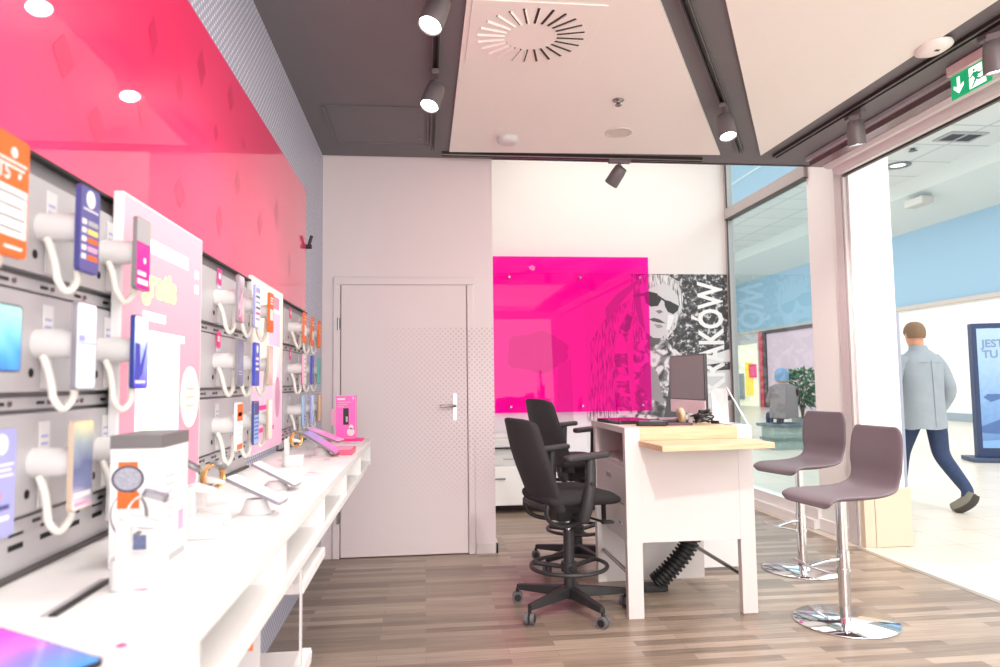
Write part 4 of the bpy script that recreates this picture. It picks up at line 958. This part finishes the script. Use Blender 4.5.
# ================================================================== OFFICE CHAIRS
def make_office_chair(loc, rz, label):
    t = thing('office_chair', label, 'office chair', loc, rz, 'black drafting chairs at the service desk')
    # seat
    b = MB(); st = []
    nx, ny = 9, 9
    top = []; bot = []
    for i in range(nx+1):
        for j in range(ny+1):
            u = i/nx*2-1; w = j/ny*2-1
            rr = max(abs(u),abs(w)); k = 1-.10*(u*u*w*w)
            x = .02+.245*u*k; y = .235*w*k*(1-.05*u)
            z = .665 + .012*(1-u*u) - .03*max(0,u-.5)*2*u + .012*abs(w)**3 - .018*(rr>.99)
            top.append((x,y,z)); bot.append((x*.97,y*.96,.60 - .01*max(0,u) + .012*(rr>.99)))
    vs = top+bot; n1 = ny+1; N = (nx+1)*n1; fs = []
    for i in range(nx):
        for j in range(ny):
            a = i*n1+j; fs.append((a,a+n1,a+n1+1,a+1)); fs.append((N+a,N+a+1,N+a+n1+1,N+a+n1))
    for i in range(nx):
        a = i*n1; fs.append((a,N+a,N+a+n1,a+n1)); a = i*n1+ny; fs.append((a,a+n1,N+a+n1,N+a))
    for j in range(ny):
        a = j; fs.append((a,a+1,N+a+1,N+a)); a = nx*n1+j; fs.append((a,N+a,N+a+1,a+1))
    b.add(vs,fs,SEATF,True); b.build('seat', t, sub=1)
    # backrest: curved shell, hollow side forward
    def back_grid(off, shr, m, bb):
        nz_, ny_ = 10, 8; vs = []
        for i in range(nz_+1):
            v_ = i/nz_; z = .575+v_*.50
            xb = -.185 - .115*v_ + .05*math.sin(v_*PI) * (1) - .0
            xb = -.17 -.03*math.sin(v_*PI*.9) - .15*v_**1.3
            hw = (.215+.02*math.sin(v_*PI) - .03*max(0,v_-.6))*shr
            for j in range(ny_+1):
                w = j/ny_*2-1
                vs.append((xb+off+.045*(w*w)+ (0), hw*w, z+(-.02*(w**4) if v_>.95 else 0)))
        return vs, nz_, ny_
    b = MB()
    A, nz_, ny_ = back_grid(-.018,1,None,b); B, _, _ = back_grid(.022,.97,None,b)
    n1 = ny_+1; N = len(A); fsA = []; fsB = []; fsE = []
    for i in range(nz_):
        for j in range(ny_):
            a = i*n1+j; fsA.append((a,a+1,a+n1+1,a+n1)); fsB.append((N+a,N+a+n1,N+a+n1+1,N+a+1))
    for i in range(nz_):
        a = i*n1; fsE.append((a,a+n1,N+a+n1,N+a)); a = i*n1+ny_; fsE.append((a,N+a,N+a+n1,a+n1))
    for j in range(ny_):
        a = j; fsE.append((a,N+a,N+a+1,a+1)); a = nz_*n1+j; fsE.append((a,a+1,N+a+1,N+a))
    b.add(A+B,fsA,BACKF,True); b.add(A+B,fsB+fsE,SEATF,True); b.build('backrest', t, bevel=.012, seg=3)
    # support bow under the back
    b = MB()
    for y in (-.15,.15):
        b.tube(spline([(-.175,y,.66),(-.20,y,.58),(-.17,y*.95,.52),(-.08,y*.8,.49),(.03,y*.5,.50)],6),.020,CHAIRP,n=10,flat=.6)
    b.tube(spline([(-.195,-.15,.60),(-.205,0,.60),(-.195,.15,.60)],6),.02,CHAIRP,n=10)
    b.build('back_support', t)
    b = MB(); b.prism([(.13,-.10,.60),(-.12,-.10,.60),(-.09,-.07,.50),(.09,-.07,.50)],(0,.2,0),CHAIRP); b.box((.0,-.045,.47),(.11,.045,.52),CHAIRP); b.build('mechanism', t, bevel=.012)
    b = MB(); b.tube([(.05,-.07,.53),(.08,-.22,.525),(.10,-.26,.525)],.007,BLACK,n=8); b.box((.07,-.29,.518),(.13,-.25,.532),BLACK); b.build('lever', t)
    for s_ in (-1,1):
        b = MB(); b.tube([(.02,.245*s_,.86),(.015,.25*s_,.72),(-.01,.25*s_,.60),(-.02,.235*s_,.54)],[.028,.030,.034,.030],CHAIRP,n=12,flat=1.0)
        b.tube([(-.02,.235*s_,.545),(-.01,.12*s_,.535)],.022,CHAIRP,n=10); b.cyl((.012,.245*s_,.73),(.012,.285*s_,.73),.012,BLACK,n=14)
        ar = b.build('armrest', t)
        b = MB(); b.prism([(x,y+.245*s_,.858) for x,y in rounded(.27,.08,.035)],(0,0,.03),CHAIRP,M=Matrix.Translation((.0,0,0)) @ Matrix.Translation((0,0,.85)) @ Matrix.Rotation(R(-4),4,'Y') @ Matrix.Translation((0,0,-.85)) ); b.build('arm_pad', ar, bevel=.010)
    b = MB(); b.cyl((0,0,.10),(0,0,.44),.030,CHAIRP,n=22); b.cyl((0,0,.44),(0,0,.52),.014,CHROME,n=16); b.build('gas_lift', t)
    b = MB(); b.ring((0,0,.245),.213,.0115,CHAIRP); b.cyl((0,0,.215),(0,0,.265),.045,CHAIRP,n=20)
    for k in range(3):
        a = R(20+120*k); b.tube([(.03*math.cos(a),.03*math.sin(a),.235),(.21*math.cos(a),.21*math.sin(a),.245)],.014,CHAIRP,n=8)
    b.build('foot_ring', t)
    b = MB(); b.cyl((0,0,.07),(0,0,.14),.045,CHAIRP,r2=.038,n=20)
    for k in range(5):
        M = Matrix.Rotation(R(2+72*k)-rz,4,'Z'); b.prism([(.03,-.024,.075),(.03,.024,.075),(.03,.020,.135),(.03,-.020,.135)],(0,0,0),CHAIRP,M=M) if False else None
        vs = [(.03,-.026,.075),(.03,.026,.075),(.03,.022,.135),(.03,-.022,.135),(.325,-.016,.075),(.325,.016,.075),(.325,.014,.105),(.325,-.014,.105)]
        b.add(vs,[(0,1,2,3),(4,7,6,5),(0,4,5,1),(1,5,6,2),(2,6,7,3),(3,7,4,0)],CHAIRP,M=M)
    b.build('star_base', t, bevel=.004)
    TY = mat('caster_tyre',(96,94,98),.6)
    for k in range(5):
        a = R(2+72*k)-rz; p = Vector((.325*math.cos(a),.325*math.sin(a),.031)); tdir = Vector((-math.sin(a+.5),math.cos(a+.5),0))
        b = MB()
        for s_ in (-1,1):
            b.cyl(p+tdir*(.006*s_),p+tdir*(.026*s_),.030,TY,n=20); b.cyl(p+tdir*(.026*s_),p+tdir*(.028*s_),.020,BLACK,n=16)
        b.cyl(p,p+Vector((0,0,.05)),.010,BLACK,n=10); b.build('caster', t)
    return t
ch0 = make_office_chair((.80,3.89,0), R(14), 'nearer black drafting chair with foot ring, back turned to the camera')
ch1 = dup(ch0,(1.06,4.83,0),R(14),'farther black drafting chair, partly hidden behind the nearer chair and desk')

for c in ch1.children:
    if c.name.split('.')[0] in ('seat','backrest','back_support','mechanism','lever','armrest'): c.location.z += .08
# ================================================================== BAR STOOLS
def make_stool(loc, rz, label):
    t = thing('bar_stool', label, 'bar stool', loc, rz, 'mauve bar stools with chrome pedestals')
    # shell: profile along facing (-x = front), swept in y
    prof = spline([(-.222,0,.618),(-.208,0,.648),(-.16,0,.666),(-.08,0,.668),(.02,0,.668),(.13,0,.675),(.20,0,.70),(.228,0,.76),(.232,0,.84),(.242,0,.93),(.252,0,1.015)],4)
    n = len(prof); th = .034; nw = 8
    top = []; bot = []
    for i,p in enumerate(prof):
        a = prof[max(0,i-1)]; c = prof[min(n-1,i+1)]; tg = (c-a).normalized(); nrm = Vector((-tg.z,0,tg.x))
        s_ = i/(n-1)
        hw = .200 - .016*max(0,(s_-.62)/.38) - (.05*max(0,(.08-s_)/.08)) 
        waist = -.022*math.exp(-((s_-.66)/.09)**2); hw += waist
        if s_ > .9: hw -= .035*((s_-.9)/.1)**2
        for j in range(nw+1):
            w = j/nw*2-1; lift = .012*w*w*(1 if s_>.05 else .3)
            q = p + nrm*lift; q2 = p - nrm*(th*(1-.55*abs(w)**3)*(1 if 0<i<n-1 else .5)) + nrm*lift
            top.append((q.x,hw*w,q.z)); bot.append((q2.x,hw*w,q2.z))
    n1 = nw+1; N = len(top); fs = []
    for i in range(n-1):
        for j in range(nw):
            a = i*n1+j; fs.append((a,a+n1,a+n1+1,a+1)); fs.append((N+a,N+a+1,N+a+n1+1,N+a+n1))
        a = i*n1; fs.append((a,N+a,N+a+n1,a+n1)); a = i*n1+nw; fs.append((a,a+n1,N+a+n1,N+a))
    for j in range(nw):
        a = j; fs.append((a,a+1,N+a+1,N+a)); a = (n-1)*n1+j; fs.append((a,N+a,N+a+1,a+1))
    b = MB(); b.add(top+bot,fs,MAUVE,True); b.build('seat_shell', t, sub=1, weld=True)
    b = MB(); b.lathe([(.0,0),(.255,0),(.26,.004),(.255,.009),(.06,.016),(.036,.022),(.0,.022)],CHROME,n=56); b.build('base_plate', t)
    b = MB(); b.cyl((0,0,.02),(0,0,.36),.029,CHROME,n=28); b.cyl((0,0,.36),(0,0,.66),.027,CHROME,n=28); b.build('column', t)
    b = MB(); b.cyl((0,0,.635),(0,0,.652),.07,GREYD,n=24); b.box((-.09,-.07,.642),(.09,.07,.655),GREYD); b.build('seat_plate', t)
    b = MB(); b.cyl((0,0,.25),(0,0,.275),.036,CHROME,n=24); b.cyl((0,0,.275),(0,0,.37),.032,CHROME,n=24)
    b.tube(spline([(-.02,0,.32),(-.10,0,.318),(-.20,0,.30)],5),.011,CHROME,n=10)
    b.tube(spline([(-.185,-.15,.300),(-.208,0,.300),(-.185,.15,.300)],8),.010,CHROME,n=10,flat=.6); b.build('footrest', t)
    b = MB(); b.tube([(.07,.05,.64),(.15,.13,.632)],.006,BLACK,n=8); b.box((.14,.12,.625),(.19,.15,.638),BLACK); b.build('lever', t)
    return t
s1 = make_stool((2.19,3.50,0), R(7), 'mauve upholstered bar stool nearest the camera on a round chrome base')
s2 = dup(s1,(2.51,4.47,0),R(15),'mauve upholstered bar stool farther back, beside the shop window')

for c in s2.children:
    if c.name.split('.')[0] in ('seat_shell','seat_plate','lever'): c.location.z += .03
# ================================================================== PEOPLE
SKIN = mat('skin',(214,160,132),.6,var=.04); HAIRB = mat('hair_brown',(132,106,82),.8,var=.2,scale=150); JEANS = mat('jeans',(44,60,92),.8,var=.25,scale=25,bump=.2)
JACK = mat('jacket_grey',(150,160,168),.75,var=.10,scale=9,bump=.6); SHOE = mat('shoe_grey',(120,116,104),.7); SOLE = mat('shoe_sole',(66,62,58),.8)
def skin_body(name, V, E, rad, parent, assign, mats, root=0, extra=None):
    me = bpy.data.meshes.new('tmp'); me.from_pydata([tuple(v) for v in V], E, []); me.update()
    ob = bpy.data.objects.new('tmp', me); COL.objects.link(ob)
    sk = ob.modifiers.new('skin','SKIN'); sk.use_smooth_shade = True
    sl = ob.data.skin_vertices[0].data
    for i,r in enumerate(rad):
        sl[i].radius = r if isinstance(r,tuple) else (r,r)
        sl[i].use_root = (i == root)
    ss = ob.modifiers.new('s','SUBSURF'); ss.levels = 2; ss.render_levels = 2
    dg = bpy.context.evaluated_depsgraph_get(); m2 = bpy.data.meshes.new_from_object(ob.evaluated_get(dg))
    bpy.data.objects.remove(ob); bpy.data.meshes.remove(me)
    b = MB()
    vs = [v.co.copy() for v in m2.vertices]
    by = {}
    for p in m2.polygons: by.setdefault(assign(p.center), []).append(tuple(p.vertices))
    o0 = len(b.v)
    for v in vs: b.v.append(tuple(v))
    for k, fs in by.items():
        i = b.mi(mats[k])
        for f in fs: b.f.append(list(f)); b.m.append(i); b.sm.append(True)
    if extra: extra(b)
    bpy.data.meshes.remove(m2)
    return b.build(name, parent)
# man walking away (local +Y is his walking direction), origin on the floor under his hips
mn = thing('person','man in light grey jacket and blue jeans walking away through the mall','person',(4.93,6.40,0),R(4))
HZ = 0
V = [(0,0,.95),(0,.0,1.10),(0,.03,1.30),(0,.02,1.46),(0,.02,1.54),(-.02,.045,1.61),(-.025,.05,1.70),(-.025,.045,1.76),   # 0-7 spine, head
     (-.10,.02,.90),(-.10,.20,.52),(-.07,.29,.11),(-.08,.36,.055),(-.085,.44,.04),                                  # 8-12 left leg (front)
     (.10,-.02,.90),(.11,-.06,.50),(.10,-.37,.20),(.06,-.37,.10),(.005,-.30,.055),                                    # 13-17 right leg (back)
     (-.20,.02,1.43),(-.25,.10,1.16),(-.20,.28,.98),(.20,.02,1.43),(.27,-.04,1.14),(.235,.10,.93)]                       # arms
E = [(0,1),(1,2),(2,3),(3,4),(4,5),(5,6),(6,7),(0,8),(8,9),(9,10),(10,11),(11,12),(0,13),(13,14),(14,15),(15,16),(16,17),(3,18),(18,19),(19,20),(3,21),(21,22),(22,23)]
RD = [(.15,.12),(.14,.11),(.135,.10),(.10,.075),.058,(.07,.085),(.085,.10),(.066,.078),.108,.078,.055,.045,.035,.11,.082,.058,.046,.035,.05,.042,.033,.05,.042,.033]
def asg(c):
    if c.z > 1.50: return 0
    if c.z > 1.0 or abs(c.x) > .22: return 1
    return 2
def face(b):
    b.ball((-.025,.145,1.685),(.014,.022,.02),SKIN,n=10)
    for s_ in (-1,1):
        b.ball((-.025+.082*s_,.05,1.69),(.012,.02,.032),SKIN,n=10); b.ball((-.025+.032*s_,.132,1.71),(.010,.006,.006),BLACK,n=8)
    b.box((-.047,.128,1.643),(-.003,.136,1.650),mat('lips',(176,104,92),.5))
    # hands: palm, four fingers, thumb
    for (hx,hy,hz,s_) in ((-.20,.31,.93,-1),(.235,.13,.87,1)):
        b.ball((hx,hy,hz),(.016,.04,.045),SKIN,n=10)
        for k in range(4): b.tube([(hx,hy-.028+.019*k,hz-.03),(hx-.006*s_,hy-.026+.02*k,hz-.065),(hx-.02*s_,hy-.024+.02*k,hz-.09+.006*abs(k-1.5))],[.009,.0085,.007],SKIN,n=7)
        b.tube([(hx,hy+.03,hz+.01),(hx-.01*s_,hy+.055,hz-.015),(hx-.016*s_,hy+.062,hz-.045)],[.011,.010,.008],SKIN,n=7)
skin_body('body',V,E,RD,mn,asg,{0:SKIN,1:SKIN,2:JEANS},0,face)
# hair cap
b = MB(); vs = []; fs = []; n = 20; k = 8
for i in range(k+1):
    ph = i/k*R(118)
    for j in range(n):
        a = 2*PI*j/n; front = max(0,math.sin(a))
        p = ph*(1-.42*front)
        vs.append((-.025+.094*math.sin(p)**.8*math.cos(a)*1.0, .040+.112*math.sin(p)**.8*math.sin(a), 1.712+.115*math.cos(p)))
for i in range(k):
    for j in range(n): fs.append((i*n+j,i*n+(j+1)%n,(i+1)*n+(j+1)%n,(i+1)*n+j))
b.add(vs,fs,HAIRB,True); b.build('hair', mn)
# jacket: loft plus sleeves
b = MB(); rings = [(.76,.215,.155,.01,.0),(.80,.215,.155,.01,0),(.95,.205,.15,.01,0),(1.10,.20,.145,.01,0),(1.28,.215,.15,.02,0),(1.40,.222,.14,.02,0),(1.47,.19,.118,.02,0),(1.515,.125,.095,.02,0),(1.545,.084,.080,.022,-.005),(1.585,.074,.072,.028,-.01)]
vs = []; n = 28
for z,a,c,oy,ox in rings:
    for j in range(n):
        t_ = 2*PI*j/n; e = .8
        vs.append((ox+a*math.copysign(abs(math.cos(t_))**e,math.cos(t_)), oy+c*math.copysign(abs(math.sin(t_))**e,math.sin(t_)), z+(.006*math.sin(5*t_) if z<.85 else 0)))
fs = []
for i in range(len(rings)-1):
    for j in range(n): fs.append((i*n+j,i*n+(j+1)%n,(i+1)*n+(j+1)%n,(i+1)*n+j))
b.add(vs,fs,JACK,True)
b.tube(spline([(-.15,.02,1.44),(-.225,.04,1.36),(-.262,.10,1.16),(-.235,.20,1.06),(-.205,.29,.965)],5),[.075-.001*i for i in range(21)],JACK,n=14)
b.tube(spline([(.15,.02,1.44),(.225,.01,1.36),(.275,-.03,1.15),(.272,.03,1.02),(.24,.11,.90)],5),[.075-.001*i for i in range(21)],JACK,n=14)
b.build('jacket', mn)
b = MB(); b.tube([(0,-.128,1.44),(0,-.137,1.25),(0,-.142,1.05),(0,-.147,.78)],.003,mat('jacket_seam',(142,151,158),.8),n=6); b.tube([(-.19,-.07,1.40),(-.1,-.115,1.41),(.1,-.115,1.41),(.19,-.07,1.40)],.003,MATS['jacket_seam'],n=6); b.build('jacket_seam', mn)
for q in ([(-.07,.24,.05),(-.075,.32,.055),(-.085,.40,.045),(-.09,.46,.035)],[(.105,-.40,.19),(.075,-.385,.125),(.03,-.33,.065),(-.01,-.28,.035)]):
    b = MB(); b.tube(spline(q,4),[.042,.046,.05,.052,.053,.053,.052,.052,.05,.048,.045,.042,.034],SHOE,n=14)
    q2 = [(Vector(p)+((Vector((0,0,-.022)) if i_q else Vector((0,0,-.022))))) for i_q,p in enumerate(q)]
    sh_ = b.build('shoe', mn)
    b = MB(); dn = Vector((0,0,-.026)) if q[0][2] < .1 else Vector((.012,-.028,-.018))
    b.tube([p+dn for p in spline(q,4)],[.036,.040,.043,.044,.044,.044,.044,.044,.043,.042,.04,.037,.03],SOLE,n=12); b.build('sole', sh_)

# seated visitors seen through the window
def sitter(loc, rz, label, coat, hood):
    t = thing('person',label,'person',loc,rz)
    V = [(0,0,.52),(0,-.02,.75),(0,0,.98),(0,.02,1.10),(0,.05,1.20),(0,.06,1.29),(-.1,.08,.52),(-.1,.45,.50),(-.1,.47,.10),(-.1,.58,.05),(.1,.08,.52),(.1,.45,.50),(.1,.47,.10),(.1,.58,.05),(-.19,0,.98),(-.25,.05,.75),(-.12,.26,.66),(.19,0,.98),(.25,.05,.75),(.12,.26,.66)]
    E = [(0,1),(1,2),(2,3),(3,4),(4,5),(0,6),(6,7),(7,8),(8,9),(0,10),(10,11),(11,12),(12,13),(2,14),(14,15),(15,16),(2,17),(17,18),(18,19)]
    RD = [(.19,.15),(.2,.15),(.17,.13),.06,.09,.08,.1,.08,.055,.045,.1,.08,.055,.045,.08,.06,.045,.08,.06,.045]
    def a(c): return 0 if c.z > 1.08 or (c.y > .22 and c.z > .58) else (1 if c.z > .55 and c.y < .3 else 2)
    skin_body('body',V,E,RD,t,a,{0:SKIN,1:coat,2:JEANS},0)
    b = MB(); b.lathe([(.11,-.12),(.125,-.03),(.12,.05),(.08,.115),(.0,.135)],hood,c=(0,.035,1.24),n=20,sy=1.05); b.build('hood', t)
    b = MB(); vs = []; fs = []; n = 20
    rg = [(.46,.25,.20),(.6,.25,.19),(.85,.235,.17),(1.0,.21,.15),(1.08,.11,.10)]
    for z,a_,c_ in rg:
        for j in range(n): vs.append((a_*math.cos(2*PI*j/n),-.01+c_*math.sin(2*PI*j/n),z))
    for i in range(len(rg)-1):
        for j in range(n): fs.append((i*n+j,i*n+(j+1)%n,(i+1)*n+(j+1)%n,(i+1)*n+j))
    b.add(vs,fs,coat,True); b.build('coat', t)
    return t
sitter((6.52,12.05,.09),R(-8),'seated visitor in brown grey coat with blue hood, seen through the window',mat('coat_taupe',(132,120,122),.8),mat('hood_blue',(120,150,184),.8))
sitter((7.72,12.1,.09),R(6),'seated visitor in pale coat, half hidden by the column',mat('coat_pale',(206,196,186),.8),mat('hood_pale',(186,180,172),.8))
bn = thing('bench','dark topped mall bench with pale base seen through the window','bench',(7.25,12.0,0))
b = MB(); b.box((-1.15,-.30,.40),(.9,.30,.455),mat('bench_top',(86,100,108),.5)); b.build('seat', bn, bevel=.01)
b = MB(); b.box((-1.08,-.22,0),(.85,.22,.40),mat('bench_base',(150,166,160),.6)); b.box((-1.11,-.25,.16),(.88,.25,.20),mat('bench_band',(110,126,124),.6)); b.build('base', bn)
# potted plant
LEAF = mat('leaf_green',(72,120,84),.5,var=.3,scale=6)
pt = thing('potted_plant','bushy green potted plant behind the mall bench','plant',(7.60,13.3,0))
b = MB(); b.lathe([(.16,0),(.22,.45),(.235,.47),(.20,.47),(.19,.43),(.0,.43)],mat('pot_grey',(150,150,148),.6)); b.build('pot', pt)
b = MB()
for k in range(5): a = k*1.3; b.tube([(0,0,.42),(.05*math.cos(a),.05*math.sin(a),.8),(.13*math.cos(a),.13*math.sin(a),1.2)],[.02,.015,.008],mat('stem_brown',(110,90,70),.8),n=6)
b.build('stem', pt)
b = MB()
for k in range(520):
    a = random.uniform(0,2*PI); r_ = .30*math.sqrt(random.random()); z = random.uniform(.72,1.42); r_ *= math.sin((z-.66)/.82*PI)**.5 if z<1.45 else .3
    M = Matrix.Translation((r_*math.cos(a),r_*math.sin(a),z)) @ Euler((random.uniform(-1,1),random.uniform(-1,1),a)).to_matrix().to_4x4()
    L = random.uniform(.10,.18); b.add([(0,0,0),(L*.4,L*.22,.01),(L,0,0),(L*.4,-L*.22,.01)],[(0,1,2,3)],LEAF,True,M)
b.build('foliage', pt)
# light blue totem seen in the window
tm = thing('poster_totem','light blue totem with a magenta poster seen through the window','totem',(8.3,18.6,0),R(-25))
b = MB(); b.box((-.30,0,0),(.30,.2,2.35),mat('totem_blue',(176,208,222),.5)); b.build('case', tm, bevel=.01)
b = MB(); b.box((-.24,-.012,.95),(.24,0,2.15),gradient_mat('totem_poster',[(200,160,210),(216,130,196),(206,196,230)],'Z',.9,2.2,.4,.3,.5)); b.build('poster', tm)
# shop fronts on the far wall
sf = thing('shop_front','bright cream shop front with yellow display, far across the mall','shop front',(14.9,29.5,0))
b = MB(); b.box((0,0,0),(.06,5.2,3.3),mat('shopfront_cream',(246,240,214),.5,emit=.2,var=.1,scale=2)); b.build('window_display', sf)
b = MB(); b.box((-.06,0,2.85),(0,5.2,3.3),GREYM); b.box((-.06,-.1,0),(0,0,3.3),GREYM); b.box((-.06,5.2,0),(0,5.3,3.3),GREYM); b.build('frame', sf)
for k,(y,z0,z1,m) in enumerate(((.6,.5,2.0,'y'),(1.5,.3,1.5,'g'),(.25,1.3,1.9,'p'),(2.6,.2,2.2,'g'),(3.6,.6,1.8,'y'))):
    b = MB(); b.box((-.12,y,z0),(-.01,y+.55,z1),{'y':mat('stand_yellow',(238,206,60),.5,emit=.3),'g':mat('stand_grey',(140,150,156),.6),'p':PINK}[m]); b.build('display_block', sf)
hd = thing('hoarding','mauve pink shop hoarding with red posts across the mall','hoarding',(14.9,24.9,0))
b = MB(); b.box((0,0,0),(.05,4.4,3.3),mat('hoarding_mauve',(206,180,192),.6,emit=.1)); b.build('panel', hd)
b = MB(); b.box((-.08,4.15,0),(0,4.45,3.3),mat('red_post',(206,60,76),.5)); b.build('post', hd)
b = MB(); b.box((-.06,3.85,0),(0,4.1,3.3),mat('dark_post',(70,64,70),.5)); b.box((-.06,0,3.2),(0,4.4,3.34),MATS['dark_post']); b.build('frame', hd)
# information kiosk at right edge
ki = thing('information_kiosk','tall navy information kiosk with blue screen at the right edge','kiosk',(8.2,9.55,0),R(-20))
KN = mat('kiosk_navy',(40,58,96),.4)
b = MB(); b.box((0,0,.06),(.95,.16,2.06),KN); b.build('case', ki, bevel=.01)
b = MB(); b.box((-.12,-.16,0),(1.05,.34,.06),mat('kiosk_foot',(60,76,104),.5)); b.build('foot', ki, bevel=.01)
b = MB(); b.box((.06,-.004,.20),(.90,0,1.98),gradient_mat('kiosk_screen',[(92,130,180),(116,154,200),(150,182,216),(166,192,222)],'Z',.2,2.0,.1,.15,.3))
KT = mat('kiosk_text',(112,138,176),.5); KD = mat('kiosk_dark',(74,104,156),.5,emit=.1)
for k,tx in enumerate(('JEST','TU')): b.text(tx,.16,KT,Matrix.Translation((.12,-.006,1.70-.16*k)) @ Matrix.Rotation(PI/2,4,'X'),bold=.004)
b.prism([(.1,-.005,.95),(.2,-.005,.88),(.36,-.005,.94),(.5,-.005,.93),(.5,-.005,.98),(.3,-.005,1.0),(.16,-.005,1.0)],(0,.001,0),KD)
b.prism([(.06,-.005,.52),(.3,-.005,.62),(.6,-.005,.66),(.9,-.005,.6),(.9,-.005,.45),(.5,-.005,.40),(.06,-.005,.42)],(0,.001,0),KD)
b.prism([(.06,-.005,.20),(.9,-.005,.20),(.9,-.005,.36),(.5,-.005,.34),(.06,-.005,.30)],(0,.001,0),mat('kiosk_mid',(120,160,206),.5,emit=.2))
b.build('screen', ki)
# mall ceiling fixtures
DLR = mat('downlight_rim',(120,126,130),.4,.4)
def downlight(x,y,label):
    t = thing('downlight',label,'downlight',(x,y,6.6))
    b = MB(); b.lathe([(.30,0),(.30,-.03),(.20,-.03),(.18,-.005)],DLR,n=28); b.build('rim', t)
    b = MB(); b.lathe([(.18,-.006),(.0,-.008)],mat('downlight_lens',(236,240,240),.4,emit=1.5),n=28); b.build('lens', t)
downlight(11.9,15.9,'round recessed downlight in the mall ceiling above the pillar')
downlight(10.6,24.0,'round downlight in the mall ceiling seen through the window')
t = thing('ceiling_grille','square twin grille in the mall ceiling above the walking man','grille',(11.9,13.85,6.6),R(0))
b = MB(); b.box((-.45,-.3,-.03),(.45,.3,0),GREYP); b.build('frame', t); b = MB(); b.box((-.36,-.2,-.034),(-.04,.2,-.03),BLACK); b.box((.04,-.2,-.034),(.36,.2,-.03),BLACK); b.build('slots', t)
t = thing('ceiling_light_strip','bright linear light in the mall ceiling at the upper right','light',(12.2,11.6,6.6))
b = MB(); b.box((-.35,-4,-.04),(.35,1.0,0),mat('strip_white',(250,252,255),.5,emit=3)); b.build('diffuser', t)
b = MB(); b.box((-.4,-4.05,-.03),(-.35,1.05,0),GREYP); b.box((.35,-4.05,-.03),(.4,1.05,0),GREYP); b.build('frame', t)
b = MB(); b.box((-.18,-.35,-.22),(.18,.35,.0),mat('detector_beige',(196,196,190),.6)); o = b.build('wall_detector',bevel=.05); o.location = (13.5,17.3,6.15); tag(o,'beige detector box on the sloping cornice in the mall','detector')
b = MB(); b.box((-.7,-.4,-.03),(.7,.4,0),mat('ceiling_board_tan',(178,172,160),.6)); o = b.build('ceiling_grille'); o.location = (8.3,15.0,6.6); tag(o,'tan rectangular grille in the mall ceiling seen through the window','grille')
b = MB(); b.lathe([(.05,0),(.05,-.04),(.1,-.06),(.0,-.08)],DLR,n=16); o = b.build('sprinkler'); o.location = (11.4,14.7,6.6); tag(o,'tiny sprinkler in the mall ceiling next to the grille','sprinkler')
b = MB(); b.box((-.03,-.3,0),(0,.3,.45),mat('wall_plate_grey',(214,214,214),.5)); o = b.build('wall_plate',bevel=.01); o.location = (15,16.2,.75); tag(o,'pale grey square plate on the white mall wall','wall plate')

# ================================================================== LIGHT
def area(name, loc, rot, sx, sy, e, col=(1,1,1)):
    l = bpy.data.lights.new(name,'AREA'); l.shape = 'RECTANGLE'; l.size = sx; l.size_y = sy; l.energy = e; l.color = col
    o = bpy.data.objects.new(name,l); COL.objects.link(o); o.location = loc; o.rotation_euler = rot
    return o
area('shop_fill_light',(1.3,.6,2.97),(0,0,0),2.4,3.4,60,(1,.95,.93))  # added fill lamp out of view, without a fixture
area('rear_fill_light',(1.3,-2.3,1.6),(R(97),0,R(0)),3.6,2.4,110,(1,.96,.95))  # fill lamp added behind the camera to lift walls and ceiling
area('recess_fill_light',(1.95,6.3,3.95),(0,0,0),2.2,1.2,22,(1,.97,.92))  # unseen area lamp added above to brighten the recess
area('mall_fill_light',(9.0,14,6.5),(0,0,0),7,34,1050,(.93,.98,1))  # added area lamp standing in for the mall's general lighting
area('mall_fill_light_near',(8.0,-2,6.5),(0,0,0),6,10,280,(.93,.98,1))  # second added mall fill, out of view
w = bpy.data.worlds.new('World'); scene.world = w; w.use_nodes = True
bg = w.node_tree.nodes['Background']; bg.inputs['Color'].default_value = (1,.965,.94,1); bg.inputs['Strength'].default_value = 1.2

# ================================================================== CAMERA
yaw, pit, rol, H = .109231689, .068947, -.01235186, 1.28
cy, sy = math.cos(yaw), math.sin(yaw); cp, sp = math.cos(pit), math.sin(pit); cr_, sr = math.cos(rol), math.sin(rol)
fwd = Vector((sy*cp, cy*cp, sp)); r0 = Vector((cy,-sy,0)); u0 = r0.cross(fwd)
rr = r0*cr_ + u0*sr; uu = -r0*sr + u0*cr_
cd = bpy.data.cameras.new('camera'); cam = bpy.data.objects.new('camera',cd); COL.objects.link(cam)
M = Matrix((rr,uu,-fwd)).transposed().to_4x4(); M.translation = (0,0,H); cam.matrix_world = M
cd.sensor_width = 36; cd.sensor_fit = 'HORIZONTAL'; cd.lens = 690.28/1000*36; cd.clip_start = .02; cd.clip_end = 200
cd.dof.use_dof = True; cd.dof.focus_distance = 4.3; cd.dof.aperture_fstop = 3.2
scene.camera = cam
scene.view_settings.view_transform = 'Standard'; scene.view_settings.look = 'None'; scene.view_settings.exposure = .55; scene.view_settings.gamma = 1.0
scene.cycles.use_denoising = True
scene.cycles.max_bounces = 8; scene.cycles.transparent_max_bounces = 12; scene.cycles.sample_clamp_indirect = 6
